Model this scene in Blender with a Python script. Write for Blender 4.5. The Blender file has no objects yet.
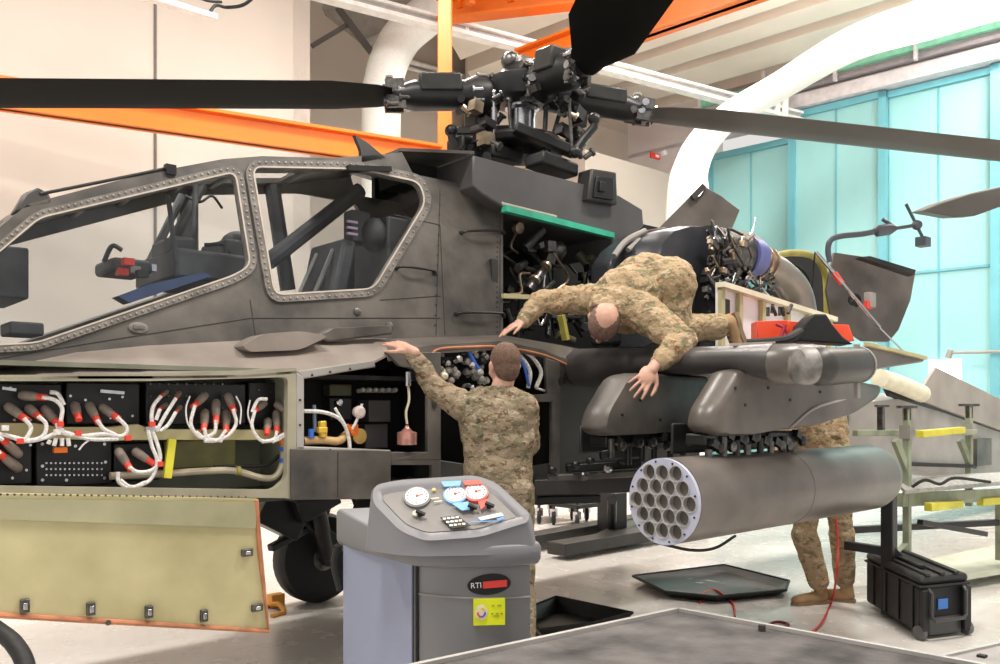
import bpy, bmesh, math, random
from mathutils import Vector as V, Matrix
from mathutils.geometry import tessellate_polygon
random.seed(7)
COL = bpy.context.scene.collection
# ------------------------------------------------------------------ camera frame
F = 850.0; CX = 500.0; HY = 408.0
CAM = V((-4.335, -4.68, 1.45))
A = math.radians(48.7)
FW = V((math.cos(A), math.sin(A), 0)); RT = V((math.sin(A), -math.cos(A), 0)); UP = V((0, 0, 1))
def ray(px, py): return FW + RT*((px-CX)/F) + UP*((HY-py)/F)
def D(px, py, d): return CAM + ray(px, py)*d
def PL(px, py, p0, n):
    r = ray(px, py); return CAM + r*((p0-CAM).dot(n)/r.dot(n))
def Y(px, py, y): return PL(px, py, V((0, y, 0)), V((0, 1, 0)))
def Z(px, py, z): return PL(px, py, V((0, 0, z)), V((0, 0, 1)))
def X(px, py, x): return PL(px, py, V((x, 0, 0)), V((1, 0, 0)))
SHN = V((0, 1, -.2)).normalized(); SHP = V((0, -.58, 1.75))
def SH(px, py): return PL(px, py, SHP, SHN)                   # slanted canopy flank
def mir(p): return V((p.x, -p.y, p.z))

# ------------------------------------------------------------------ materials
MATS = {}
def nd(nt, t, **kw):
    n = nt.nodes.new(t)
    for k, v in kw.items(): setattr(n, k, v)
    return n
def mat(name, col, rough=.6, metal=0., var=.12, scale=6., bump=.0, bscale=60., spec=.5, emit=None, stretch=None, col2=None, coat=0):
    if name in MATS: return MATS[name]
    m = bpy.data.materials.new(name); m.use_nodes = True; nt = m.node_tree
    b = nt.nodes['Principled BSDF']
    b.inputs['Roughness'].default_value = rough; b.inputs['Metallic'].default_value = metal
    b.inputs['Specular IOR Level'].default_value = spec
    if coat: b.inputs['Coat Weight'].default_value = coat
    tc = nd(nt, 'ShaderNodeTexCoord'); src = tc.outputs['Object']
    if stretch:
        mp = nd(nt, 'ShaderNodeMapping'); mp.inputs['Scale'].default_value = stretch
        nt.links.new(src, mp.inputs['Vector']); src = mp.outputs['Vector']
    no = nd(nt, 'ShaderNodeTexNoise'); no.inputs['Scale'].default_value = scale; no.inputs['Detail'].default_value = 5
    nt.links.new(src, no.inputs['Vector'])
    rp = nd(nt, 'ShaderNodeValToRGB')
    c = V(col[:3]); lo = c*(1-var); hi = c*(1+var)
    if col2: hi = V(col2[:3])
    rp.color_ramp.elements[0].position = .32; rp.color_ramp.elements[1].position = .68
    rp.color_ramp.elements[0].color = (*[max(0, x) for x in lo], 1); rp.color_ramp.elements[1].color = (*[min(1, x) for x in hi], 1)
    nt.links.new(no.outputs['Fac'], rp.inputs['Fac']); nt.links.new(rp.outputs['Color'], b.inputs['Base Color'])
    if bump:
        n2 = nd(nt, 'ShaderNodeTexNoise'); n2.inputs['Scale'].default_value = bscale; n2.inputs['Detail'].default_value = 4
        nt.links.new(src, n2.inputs['Vector'])
        bp = nd(nt, 'ShaderNodeBump'); bp.inputs['Strength'].default_value = bump; bp.inputs['Distance'].default_value = .01
        nt.links.new(n2.outputs['Fac'], bp.inputs['Height']); nt.links.new(bp.outputs['Normal'], b.inputs['Normal'])
    if emit:
        b.inputs['Emission Color'].default_value = (*emit[:3], 1); b.inputs['Emission Strength'].default_value = emit[3]
    MATS[name] = m; return m
def camo(name, cols, scale=5.):
    m = bpy.data.materials.new(name); m.use_nodes = True; nt = m.node_tree; b = nt.nodes['Principled BSDF']
    b.inputs['Roughness'].default_value = .9; b.inputs['Specular IOR Level'].default_value = .15
    tc = nd(nt, 'ShaderNodeTexCoord'); mp = nd(nt, 'ShaderNodeMapping'); mp.inputs['Scale'].default_value = (1, 1, 1.7)
    nt.links.new(tc.outputs['Object'], mp.inputs['Vector'])
    prev = None
    for i, (c, th, sc) in enumerate(cols):
        if i == 0:
            rgb = nd(nt, 'ShaderNodeRGB'); rgb.outputs[0].default_value = (*c, 1); prev = rgb.outputs[0]; continue
        no = nd(nt, 'ShaderNodeTexNoise', noise_dimensions='4D'); no.inputs['W'].default_value = i*3.7
        no.inputs['Scale'].default_value = sc; no.inputs['Detail'].default_value = 3.; no.inputs['Roughness'].default_value = .62; no.inputs['Distortion'].default_value = .6
        nt.links.new(mp.outputs['Vector'], no.inputs['Vector'])
        rp = nd(nt, 'ShaderNodeValToRGB'); rp.color_ramp.elements[0].position = th; rp.color_ramp.elements[1].position = th+.03
        nt.links.new(no.outputs['Fac'], rp.inputs['Fac'])
        mx = nd(nt, 'ShaderNodeMix', data_type='RGBA')
        nt.links.new(rp.outputs['Color'], mx.inputs['Factor']); nt.links.new(prev, mx.inputs['A']); mx.inputs['B'].default_value = (*c, 1)
        prev = mx.outputs['Result']
    nt.links.new(prev, b.inputs['Base Color'])
    n2 = nd(nt, 'ShaderNodeTexNoise'); n2.inputs['Scale'].default_value = 14; n2.inputs['Detail'].default_value = 5
    nt.links.new(tc.outputs['Object'], n2.inputs['Vector'])
    bp = nd(nt, 'ShaderNodeBump'); bp.inputs['Strength'].default_value = 1.; bp.inputs['Distance'].default_value = .04
    nt.links.new(n2.outputs['Fac'], bp.inputs['Height']); nt.links.new(bp.outputs['Normal'], b.inputs['Normal'])
    MATS[name] = m; return m
def glass(name, tint=(.93, .95, .96), fac=.015):
    m = bpy.data.materials.new(name); m.use_nodes = True; nt = m.node_tree
    nt.nodes.remove(nt.nodes['Principled BSDF']); out = nt.nodes['Material Output']
    tr = nd(nt, 'ShaderNodeBsdfTransparent'); tr.inputs['Color'].default_value = (*tint, 1)
    gl = nd(nt, 'ShaderNodeBsdfGlossy'); gl.inputs['Roughness'].default_value = .04
    lw = nd(nt, 'ShaderNodeLayerWeight'); lw.inputs['Blend'].default_value = .25
    ma = nd(nt, 'ShaderNodeMath', operation='MULTIPLY_ADD'); ma.inputs[1].default_value = .25; ma.inputs[2].default_value = fac
    nt.links.new(lw.outputs['Fresnel'], ma.inputs[0])
    mx = nd(nt, 'ShaderNodeMixShader'); nt.links.new(ma.outputs[0], mx.inputs['Fac'])
    nt.links.new(tr.outputs[0], mx.inputs[1]); nt.links.new(gl.outputs[0], mx.inputs[2]); nt.links.new(mx.outputs[0], out.inputs['Surface'])
    MATS[name] = m; return m

PAINT = mat('olive_grey_paint', (.062, .057, .053), .42, 0, .45, 3.2, .2, 14, col2=(.15, .135, .118))
PAINT_D = mat('dark_grey_paint', (.04, .038, .036), .42, 0, .25, 3, .08, 30)
PAINT_S = mat('worn_grey_shelf_paint', (.24, .205, .18), .5, 0, .25, 3, .1, 20)
PAINT_B = mat('brown_grey_paint', (.128, .112, .100), .34, 0, .28, 3.5, .05, 40)
PAINT_L = mat('light_grey_primer', (.33, .31, .29), .5, 0, .2, 2)
FRAME = mat('riveted_frame_paint', (.17, .155, .14), .55, 0, .4, 12, .2, 60)
SEAL = mat('cream_sealant', (.50, .44, .38), .6)
BLADE = mat('matt_black_blade', (.006, .006, .0056), .7, 0, .2, 2, spec=.12)
BLADE_G = mat('grey_blade_paint', (.10, .093, .085), .5, 0, .15, 1.4)
BLACK = mat('black_housing', (.010, .010, .011), .42, 0, .3, 8)
RUBBER = mat('black_rubber', (.010, .010, .010), .65, 0, .2, 20, .2, 60)
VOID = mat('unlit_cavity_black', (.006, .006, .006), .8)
STEEL = mat('bright_steel', (.55, .55, .58), .25, 1., .15, 20)
DSTEEL = mat('dark_steel', (.13, .125, .12), .35, .85, .4, 25, .2, 60)
BRASS = mat('heat_tinted_metal', (.42, .33, .24), .35, .8, .4, 9)
YPRIM = mat('yellow_green_primer', (.52, .47, .24), .6, 0, .18, 2.5, .05, 30, col2=(.64, .58, .33))
YPRIM2 = mat('yellow_chromate', (.50, .44, .10), .5, 0, .2, 10)
TAUPE = mat('taupe_connector', (.24, .20, .165), .55, 0, .2, 30)
RED = mat('red_sleeve', (.72, .06, .035), .5)
WHITE_C = mat('white_braided_cable', (.78, .76, .74), .6, 0, .2, 90, .5, 200)
ORANGE = mat('orange_crane_paint', (.82, .17, .008), .45, 0, .12, 1.2)
ORANGE_E = mat('orange_edge_sealant', (.50, .20, .10), .6, 0, .25, 12)
YELLOW = mat('yellow_tape', (.72, .66, .05), .5)
BLUE = mat('blue_marker', (.05, .16, .62), .45)
GREEN = mat('mint_green_seal', (.05, .50, .33), .5, 0, .2, 8)
COPPER = mat('pink_glass_jar', (.62, .30, .25), .2, .4, .3, 20)
AMBER = mat('amber_hose', (.68, .44, .2), .35, 0, .15, 15)
OLIVE = mat('green_stand_paint', (.30, .34, .24), .6, 0, .2, 8)
CREAMY = mat('cream_panel_paint', (.78, .73, .55), .5, 0, .1, 6)
WHITEP = mat('white_cowling_lining', (.92, .92, .94), .4, 0, .06, 5)
TOOLRED = mat('orange_red_plastic', (.95, .09, .03), .4)
SKIN = mat('skin', (.62, .36, .27), .5, 0, .12, 12, .1, 60, spec=.35)
HAIR = mat('cropped_brown_hair', (.13, .075, .05), .8, 0, .3, 60, .5, 200)
BOOT = mat('tan_suede_boot', (.38, .24, .12), .85, 0, .15, 10, .2, 60)
CAMO_A = camo('woodland_camouflage', [((.30, .235, .16), 0, 0), ((.19, .17, .105), .52, 15.), ((.42, .35, .26), .58, 22.), ((.15, .095, .06), .58, 19.), ((.08, .085, .055), .62, 24.)])
CAMO_B = camo('sand_camouflage', [((.42, .31, .19), 0, 0), ((.23, .205, .12), .54, 11.), ((.52, .405, .27), .56, 16.), ((.27, .155, .08), .60, 20.), ((.17, .165, .09), .64, 15.)])
WINGLASS = glass('canopy_glass')

# ------------------------------------------------------------------ mesh builder
ORG = {}
def origin_of(o): return ORG.get(o.name, V((0, 0, 0)))
def catmull(pts, k=6):
    pts = [V(p) for p in pts]
    if len(pts) < 3 or k < 2: return pts
    out = []
    P = [pts[0]*2-pts[1]] + pts + [pts[-1]*2-pts[-2]]
    for i in range(1, len(P)-2):
        for j in range(k):
            t = j/k; a, b, c, d = P[i-1], P[i], P[i+1], P[i+2]
            out.append(.5*((2*b)+(c-a)*t+(2*a-5*b+4*c-d)*t*t+(3*b-a-3*c+d)*t**3))
    out.append(pts[-1]); return out
def basis(n):
    n = n.normalized(); a = V((0, 0, 1)) if abs(n.z) < .9 else V((1, 0, 0))
    u = a.cross(n).normalized(); return u, n.cross(u).normalized()
class MB:
    def __init__(s): s.v = []; s.f = []; s.m = []
    def add(s, vs, fs, mi=0):
        o = len(s.v); s.v += [V(p) for p in vs]; s.f += [tuple(i+o for i in f) for f in fs]; s.m += [mi]*len(fs); return s
    def box(s, c, sz, rot=None, mi=0):
        c = V(c); h = V(sz)*.5; R = rot or Matrix.Identity(3)
        vs = [c + R@V((h.x*a, h.y*b, h.z*d)) for a in (-1, 1) for b in (-1, 1) for d in (-1, 1)]
        return s.add(vs, [(0, 1, 3, 2), (4, 6, 7, 5), (0, 4, 5, 1), (2, 3, 7, 6), (0, 2, 6, 4), (1, 5, 7, 3)], mi)
    def beam(s, p, q, w, h, up=(0, 0, 1), mi=0):
        p, q = V(p), V(q); d = (q-p).normalized(); u = V(up)
        if abs(d.dot(u)) > .95: u = V((1, 0, 0))
        x = d.cross(u).normalized(); z = x.cross(d).normalized()
        R = Matrix((x, d, z)).transposed()
        return s.box((p+q)/2, (w, (q-p).length, h), R, mi)
    def tube(s, pts, r, n=8, k=6, mi=0, caps=True):
        P = catmull(pts, k); L = len(P)
        if isinstance(r, (list, tuple)):
            rr = [r[min(len(r)-1, int(i/(L-1)*(len(r)-1)))]*(1-((i/(L-1)*(len(r)-1)) % 1)) + r[min(len(r)-1, int(i/(L-1)*(len(r)-1))+1)]*((i/(L-1)*(len(r)-1)) % 1) for i in range(L)]
        else: rr = [r]*L
        t = (P[1]-P[0]).normalized(); u, w = basis(t); vs = []
        for i in range(L):
            t2 = (P[min(i+1, L-1)]-P[max(i-1, 0)]).normalized()
            u = (u - t2*u.dot(t2)).normalized(); w = t2.cross(u)
            for j in range(n):
                a = 2*math.pi*j/n; vs.append(P[i]+(u*math.cos(a)+w*math.sin(a))*rr[i])
        fs = [(i*n+j, i*n+(j+1) % n, (i+1)*n+(j+1) % n, (i+1)*n+j) for i in range(L-1) for j in range(n)]
        if caps: fs += [tuple(range(n))[::-1], tuple((L-1)*n+j for j in range(n))]
        return s.add(vs, fs, mi)
    def lathe(s, p, axis, prof, n=24, mi=0, sc=(1, 1)):
        p = V(p); ax = V(axis).normalized(); u, w = basis(ax); vs = []
        for t, r in prof:
            for j in range(n):
                a = 2*math.pi*j/n; vs.append(p+ax*t+(u*math.cos(a)*sc[0]+w*math.sin(a)*sc[1])*r)
        L = len(prof); fs = [(i*n+j, i*n+(j+1) % n, (i+1)*n+(j+1) % n, (i+1)*n+j) for i in range(L-1) for j in range(n)]
        fs += [tuple(range(n))[::-1], tuple((L-1)*n+j for j in range(n))]
        return s.add(vs, fs, mi)
    def cyl(s, p, q, r, n=16, mi=0, r2=None):
        p, q = V(p), V(q); return s.lathe(p, q-p, [(0, r), ((q-p).length, r if r2 is None else r2)], n, mi)
    def ell(s, c, rad, rot=None, n=12, mi=0):
        c = V(c); R = rot or Matrix.Identity(3); vs = []; m = n//2+1
        if not hasattr(rad, '__len__'): rad = (rad,)*3
        for i in range(1, m):
            th = math.pi*i/m
            for j in range(n):
                a = 2*math.pi*j/n
                vs.append(c+R@V((rad[0]*math.sin(th)*math.cos(a), rad[1]*math.sin(th)*math.sin(a), rad[2]*math.cos(th))))
        fs = [(i*n+j, (i+1)*n+j, (i+1)*n+(j+1) % n, i*n+(j+1) % n) for i in range(m-2) for j in range(n)]
        t = len(vs); vs += [c+R@V((0, 0, rad[2])), c-R@V((0, 0, rad[2]))]
        fs += [(t, j, (j+1) % n) for j in range(n)] + [(t+1, (m-2)*n+(j+1) % n, (m-2)*n+j) for j in range(n)]
        return s.add(vs, fs, mi)
    def plate(s, pts, th, holes=(), mi=0):
        loops = [[V(p) for p in pts]] + [[V(p) for p in h] for h in holes]; th = V(th)
        n = V((0, 0, 0)); L = loops[0]
        for i in range(len(L)): n += (L[i]-L[0]).cross(L[(i+1) % len(L)]-L[0])
        n.normalize(); u, w = basis(n); o = L[0]
        two = [[V(((p-o).dot(u), (p-o).dot(w), 0)) for p in l] for l in loops]
        tri = tessellate_polygon(two); flat = [p for l in loops for p in l]; N = len(flat)
        vs = flat + [p+th for p in flat]; fs = []
        for t in tri:
            a, b, c = (flat[i] for i in t)
            t = tuple(t) if (b-a).cross(c-a).dot(th) < 0 else tuple(t)[::-1]
            fs.append(t); fs.append(tuple(i+N for i in t)[::-1])
        k = 0
        for l in loops:
            m = len(l)
            for i in range(m): fs.append((k+i, k+(i+1) % m, k+(i+1) % m+N, k+i+N))
            k += m
        return s.add(vs, fs, mi)
    def loft(s, rings, closed=True, caps=True, mi=0):
        n = len(rings[0]); vs = [p for r in rings for p in r]
        fs = [(i*n+j, i*n+(j+1) % n, (i+1)*n+(j+1) % n, (i+1)*n+j) for i in range(len(rings)-1) for j in range(n if closed else n-1)]
        if caps and closed: fs += [tuple(range(n))[::-1], tuple((len(rings)-1)*n+j for j in range(n))]
        return s.add(vs, fs, mi)
    def mirror(s):
        N = len(s.v); s.v += [mir(p) for p in s.v[:N]]; M = len(s.f)
        s.f += [tuple(i+N for i in f)[::-1] for f in s.f[:M]]; s.m += s.m[:M]; return s
    def build(s, name, mats, parent=None, smooth=True, bevel=0, ang=35, org=None):
        if not isinstance(mats, (list, tuple)): mats = [mats]
        me = bpy.data.meshes.new(name)
        if parent is not None: o0 = origin_of(parent)
        elif org is not None: o0 = V(org)
        else:
            xs = [p.x for p in s.v]; ys = [p.y for p in s.v]; zs = [p.z for p in s.v]
            o0 = V(((min(xs)+max(xs))/2, (min(ys)+max(ys))/2, min(zs)))
        me.from_pydata([p-o0 for p in s.v], [], s.f)
        for m in mats: me.materials.append(m)
        for i, p in enumerate(me.polygons): p.material_index = s.m[i]; p.use_smooth = smooth
        bm = bmesh.new(); bm.from_mesh(me); bmesh.ops.recalc_face_normals(bm, faces=bm.faces[:]); bm.to_mesh(me); bm.free()
        if smooth: me.set_sharp_from_angle(angle=math.radians(ang))
        o = bpy.data.objects.new(name, me); COL.objects.link(o)
        if parent is not None: o.parent = parent; ORG[o.name] = o0
        else: o.location = o0; ORG[o.name] = o0
        if bevel:
            b = o.modifiers.new('bevel', 'BEVEL'); b.width = bevel; b.segments = 2; b.limit_method = 'ANGLE'; b.angle_limit = math.radians(40)
        return o
def tag(o, label=None, cat=None, group=None, kind=None):
    if label: o['label'] = label
    if cat: o['category'] = cat
    if group: o['group'] = group
    if kind: o['kind'] = kind
    return o
def empty(name, loc, label, cat, group=None):
    o = bpy.data.objects.new(name, None); COL.objects.link(o); o.location = loc; o.empty_display_size = .1
    ORG[o.name] = V(loc); return tag(o, label, cat, group)
def struct(mb, name, m, **kw): return tag(mb.build(name, m, **kw), kind='structure')
def roundpoly(pts, r, k=4):
    out = []; n = len(pts)
    for i in range(n):
        a, b, c = V((*pts[i-1], 0)), V((*pts[i], 0)), V((*pts[(i+1) % n], 0))
        d1 = a-b; d2 = c-b; rr = min(r, d1.length*.45, d2.length*.45)
        p = b+d1.normalized()*rr; q = b+d2.normalized()*rr
        for j in range(k+1):
            t = j/k; x = p*(1-t)**2+b*2*t*(1-t)+q*t*t; out.append((x.x, x.y))
    return out
def offset(pts, d):
    n = len(pts); ar = sum(pts[i-1][0]*pts[i][1]-pts[i][0]*pts[i-1][1] for i in range(n)); s = 1 if ar > 0 else -1; out = []
    for i in range(n):
        a, b, c = pts[i-1], pts[i], pts[(i+1) % n]
        e1 = V((b[0]-a[0], b[1]-a[1])); e2 = V((c[0]-b[0], c[1]-b[1]))
        if e1.length < 1e-6: e1 = e2
        if e2.length < 1e-6: e2 = e1
        n1 = V((e1.y, -e1.x)).normalized()*s; n2 = V((e2.y, -e2.x)).normalized()*s
        m = (n1+n2); m = m.normalized() if m.length > 1e-6 else n1
        out.append((b[0]+m.x*d/max(.5, m.dot(n1)), b[1]+m.y*d/max(.5, m.dot(n1))))
    return out

# ================================================================== SETTING
WALLM = mat('beige_wall_panels', (.53, .465, .41), .8, 0, .05, .6)
WALLD = mat('brightened_beige_wall', (.80, .72, .63), .85, 0, .05, .5)  # lighter copy of the wall beige, missing light put into the colour
CEILM = mat('grey_beige_ceiling', (.45, .39, .34), .85, 0, .1, .5)
BEAMM = mat('pale_concrete_beam', (.88, .80, .71), .8, 0, .06, .6)
BRIGHT = mat('white_duct_fabric', (.9, .89, .86), .8, 0, .05, 30, .2, 150)
TEAL = mat('turquoise_door_paint', (.30, .60, .62), .5, 0, .14, .35, stretch=(1, 1, .3))
TEAL_D = mat('turquoise_frame_paint', (.14, .43, .51), .5, 0, .1, 1)

def floor_mat():
    m = bpy.data.materials.new('polished_concrete'); m.use_nodes = True; nt = m.node_tree; b = nt.nodes['Principled BSDF']
    tc = nd(nt, 'ShaderNodeTexCoord')
    no = nd(nt, 'ShaderNodeTexNoise'); no.inputs['Scale'].default_value = .8; no.inputs['Detail'].default_value = 8; no.inputs['Roughness'].default_value = .6
    nt.links.new(tc.outputs['Object'], no.inputs['Vector'])
    rp = nd(nt, 'ShaderNodeValToRGB'); rp.color_ramp.elements[0].position = .3; rp.color_ramp.elements[1].position = .7
    rp.color_ramp.elements[0].color = (.62, .59, .55, 1); rp.color_ramp.elements[1].color = (.80, .77, .73, 1)
    nt.links.new(no.outputs['Fac'], rp.inputs['Fac']); nt.links.new(rp.outputs['Color'], b.inputs['Base Color'])
    b.inputs['Roughness'].default_value = .28
    n2 = nd(nt, 'ShaderNodeTexNoise'); n2.inputs['Scale'].default_value = 5; n2.inputs['Detail'].default_value = 6
    nt.links.new(tc.outputs['Object'], n2.inputs['Vector'])
    mr = nd(nt, 'ShaderNodeMapRange'); mr.inputs['To Min'].default_value = .16; mr.inputs['To Max'].default_value = .36
    nt.links.new(n2.outputs['Fac'], mr.inputs['Value']); nt.links.new(mr.outputs['Result'], b.inputs['Roughness'])
    return m
struct(MB().box((6, 1, -.1), (40, 30, .2)), 'floor', floor_mat())

YW = 7.6
xa = Y(310, 400, YW).x; xb = Y(592, 400, YW).x; xc = Y(712, 400, YW).x
w = MB()
w.box(((-14+xa)/2, YW+.15, 6), (xa+14, .3, 12))
for px in (155,):                                              # vertical panel joint
    x0 = Y(px, 400, YW).x; w.box((x0, YW-.004, 6), (.035, .03, 12), mi=1)
struct(w, 'wall_left', [WALLM, mat('joint_strip', (.12, .1, .09), .7)])
YR = 11.5
struct(MB().box(((xa+xb)/2, YR+.15, 6), (xb-xa+4, .3, 12)), 'wall_alcove', WALLM)
w = MB(); w.box((xa-.15, (YW+YR)/2, 6), (.3, YR-YW, 12)); struct(w, 'wall_return', WALLD)
# lower office block in front of the back wall, right of the mast
w = MB(); zt = 7.0
w.box(((xb+xc+3)/2, YW+1.2, zt/2), (xc+3-xb, 2.0, zt)); struct(w, 'wall_office_block', WALLM)
struct(MB().box(((xb+xc+3)/2+.0, YW+3.2, 6), (xc+4.5-xb, .3, 12)), 'wall_back', WALLD)
# hangar door wall
UD = V((-.109, .993, 0)).normalized(); DN = V((UD.y, -UD.x, 0)); P0 = D(885, 408, 18); P0.z = 0
def DW(px, py, off=0.): return PL(px, py, P0-DN*off, DN)
def dws(px): return (DW(px, 408)-P0).dot(UD)
def dp(s, z, off=0.): p = P0+UD*s-DN*off; p.z = z; return p
ztop = DW(885, 95).z
def dbox(s0, s1, z0, z1, off, th, mb, mi=0):
    mb.plate([dp(s0, z0, off), dp(s1, z0, off), dp(s1, z1, off), dp(s0, z1, off)], DN*th, mi=mi)
S = [dws(x) for x in (713, 797, 887, 999)]; S.append(S[3]-(S[2]-S[3])); S.append(S[4]-3.5)
zr = DW(950, 269).z
for i in range(len(S)-1):
    m = MB(); a, b = S[i]+.08, S[i+1]-.08; zz = ztop if i else ztop-.5
    dbox(a, b, .05, zz, .12+.12*(i % 2), .12, m, 0)
    for e in (a, b+.16): dbox(e, e-.16, .05, zz, .2+.12*(i % 2), .1, m, 1)
    dbox(a, b, zz-.14, zz, .2+.12*(i % 2), .1, m, 1); dbox(a, b, zr-.05, zr, .16+.12*(i % 2), .05, m, 1)
    mid = (a+b)/2; dbox(mid+.02, mid-.02, .05, zz, .135+.12*(i % 2), .02, m, 1)
    struct(m, 'door_%d' % (i+1), [TEAL, TEAL_D])
m = MB(); dbox(S[0]+2.6, S[-1]-1, ztop, 13, -.2, .3, m); dbox(S[0]+2.6, S[0]-.0, 0, ztop+.1, -.2, .3, m)
struct(m, 'wall_door_side', mat('white_lintel_paint', (.86, .82, .84), .7, 0, .04, 1))
m = MB(); dbox(S[0], S[-1]-1, ztop+.02, ztop+.3, .5, .5, m, 0); dbox(S[0], S[-1]-1, ztop+.36, ztop+.44, .6, .2, m, 1)
dbox(S[0], S[-1]-1, ztop+.52, ztop+.66, .7, .15, m, 2)
for k in range(8): s_ = S[0]-k*1.6; dbox(s_, s_-.06, ztop+.3, ztop+.95, .75, .1, m, 0)
struct(m, 'trim_1', [mat('pale_rail_paint', (.7, .66, .7), .5), mat('dark_rail', (.3, .27, .3), .5), mat('green_rail_paint', (.25, .62, .45), .5)])
# white window let into the door, and the thin wall rail
m = MB(); a, b = dws(933), dws(965); zc, zd = DW(948, 395).z, DW(948, 360).z
dbox(a, b, zc, zd, .30, .06, m)
struct(m, 'window_1', mat('daylit_window_pane', (.9, .92, .95), .3, emit=(1, 1, 1, 1.6)))
m = MB(); m.cyl(DW(950, 353, .4), DW(1050, 350, .4), .03); m.cyl(DW(948, 358, .4), DW(951, 350, .4), .06)
struct(m, 'trim_2', PAINT_L)
# roof: slab + beams running with the door wall
ZC = 9.0
struct(MB().box((4, 3, 12.1), (40, 34, .2)), 'ceiling', CEILM)
def roofbeam(py1, py2, depth, name, m=BEAMM, z=ZC):
    a = Z(660, py1, z); b = Z(660, py2, z); mb = MB()
    q = [a+UD*5, a-UD*16, b-UD*16, b+UD*5]
    mb.plate(q, (0, 0, depth)); return struct(mb, name, m)
roofbeam(46, 0, .9, 'trim_3'); roofbeam(70, 55, .8, 'trim_4'); roofbeam(98, 78, .8, 'trim_5'); roofbeam(124, 108, .8, 'trim_6')
roofbeam(150, 130, .7, 'trim_7')
roofbeam(-18, -80, .9, 'trim_8')
# window band high above the doors, seen bright
m = MB(); a = dws(830); dbox(a+1.5, S[-1]-1, ztop+1.25, ztop+2.9, .1, .05, m)
struct(m, 'window_2', mat('bright_clerestory', (.95, .93, .9), .4, emit=(1, .97, .92, 1.3)))

# white ducts
def duct(pts, r, label, name='air_duct'):
    m = MB(); m.tube(pts, r, 20, 8); P = catmull(pts, 8)
    for i in range(0, 0, 3): m.tube([P[i], P[i]+(P[i+1]-P[i]).normalized()*.05], (r if not isinstance(r, list) else r[min(len(r)-1, i//8)])+.02, 20, 1)
    return tag(m.build(name, BRIGHT), label, 'duct', 'white air ducts')
duct([D(470, -30, 15.6), D(430, 12, 15.6), D(400, 40, 15.6), D(384, 80, 15.6), D(381, 140, 15.6), D(381, 408+850*1.4/15.6, 15.6)], .36,
     'round white air duct bending down beside the orange crane post')
duct([D(1060, -20, 13.5), D(930, 18, 14.2), D(850, 45, 15), D(780, 86, 16), D(722, 122, 16.4), D(692, 165, 16.6), D(688, 230, 16.6), D(688, 408+850*1.4/16.6, 16.6)], [.36, .34, .30, .27, .27, .34, .44, .44],
     'large white air duct curving down in front of the turquoise doors')
# white crane rail across the top
m = MB(); a, b = D(300, -8, 13.6), D(800, 121, 18.8)
m.beam(a, b, .22, .07); m.beam(a+V((0, 0, .16)), b+V((0, 0, .16)), .22, .05, mi=0); m.beam(a+V((0, 0, .08)), b+V((0, 0, .08)), .04, .16, mi=1)
r0 = tag(m.build('crane_rail', [mat('white_rail', (.92, .9, .88), .4), mat('grey_web', (.45, .43, .42), .5)]), 'long white overhead rail crossing above the rotor head', 'rail')
h = MB()
for px, py in ((459, 33), (466, 35)): h.cyl(D(px, py, 15), D(px-1, py-45, 15), .06, 10)
for px, py in ((777, 114), (785, 117)): h.cyl(D(px, py, 18.4), D(px, py-38, 18.4), .07, 10)
h.build('hanger', MATS['white_rail'], r0)
m = MB(); m.cyl(Y(385, 55, YR-.06), Y(560, 102, YR-.06), .06, 8); m.cyl(Y(385, 62, YR-.06), Y(560, 109, YR-.06), .04, 8)
tag(m.build('conduit_pipe', MATS['white_rail']), 'thin white double pipe on the alcove wall behind the orange post', 'pipe')
# strip lights at the top left
t = empty('strip_light', D(195, 6, 10.5), 'white strip light hanging at the top left of the wall', 'lamp')
m = MB(); a, b = D(125, -10, 10.0), D(216, 18, 10.6); m.beam(a, b, .12, .06); m.build('housing', MATS['white_rail'], t)
m = MB(); m.beam(a+V((.1, .25, .12)), b+V((.1, .25, .12)), .10, .05); m.build('housing', MATS['white_rail'], t)
m = MB(); m.tube([b+V((0, .25, .12)), b+V((.12, .3, .3)), b+V((.3, .35, .35)), D(245, 4, 10.8), D(262, -12, 10.8)], .022, 8); m.build('cable', RUBBER, t)
m = MB(); m.tube([D(130, -14, 10.0), D(175, -12, 10.2), D(205, 0, 10.4), D(222, 2, 10.5)], .018, 8); m.build('cable', RUBBER, t)
# red exit-style sign on the office block
p = Y(655, 156, YW+.18); m = MB(); m.box(p, (.34, .04, .13)); m.box(p+V((.05, -.03, 0)), (.12, .02, .05), mi=1)
m.cyl(p+V((.28, 0, .12)), p+V((.28, -.08, .12)), .06, 12, mi=1)
tag(m.build('wall_sign', [mat('red_sign', (.75, .03, .03), .4), MATS['white_rail']]), 'small red sign on the beige office wall', 'sign')
# dark rectangular opening and ledges in alcove
m = MB(); m.plate([D(322, 8, 16), D(362, 40, 16), D(398, 26, 16), D(420, -10, 16), D(330, -20, 16)], FW*.3)
tag(m.build('duct_bracket', mat('grey_sheet_metal', (.34, .32, .3), .6)), 'grey sheet metal panel above the curved white duct', 'panel')
m = MB(); m.beam(D(338, 8, 15.5), D(372, 53, 15.5), .08, .12); m.beam(D(312, 46, 15.2), D(352, 22, 15.6), .08, .08)
tag(m.build('diagonal_strut', mat('dark_grey_paint_b', (.10, .095, .09), .6)), 'dark diagonal strut left of the curved duct', 'strut')
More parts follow.
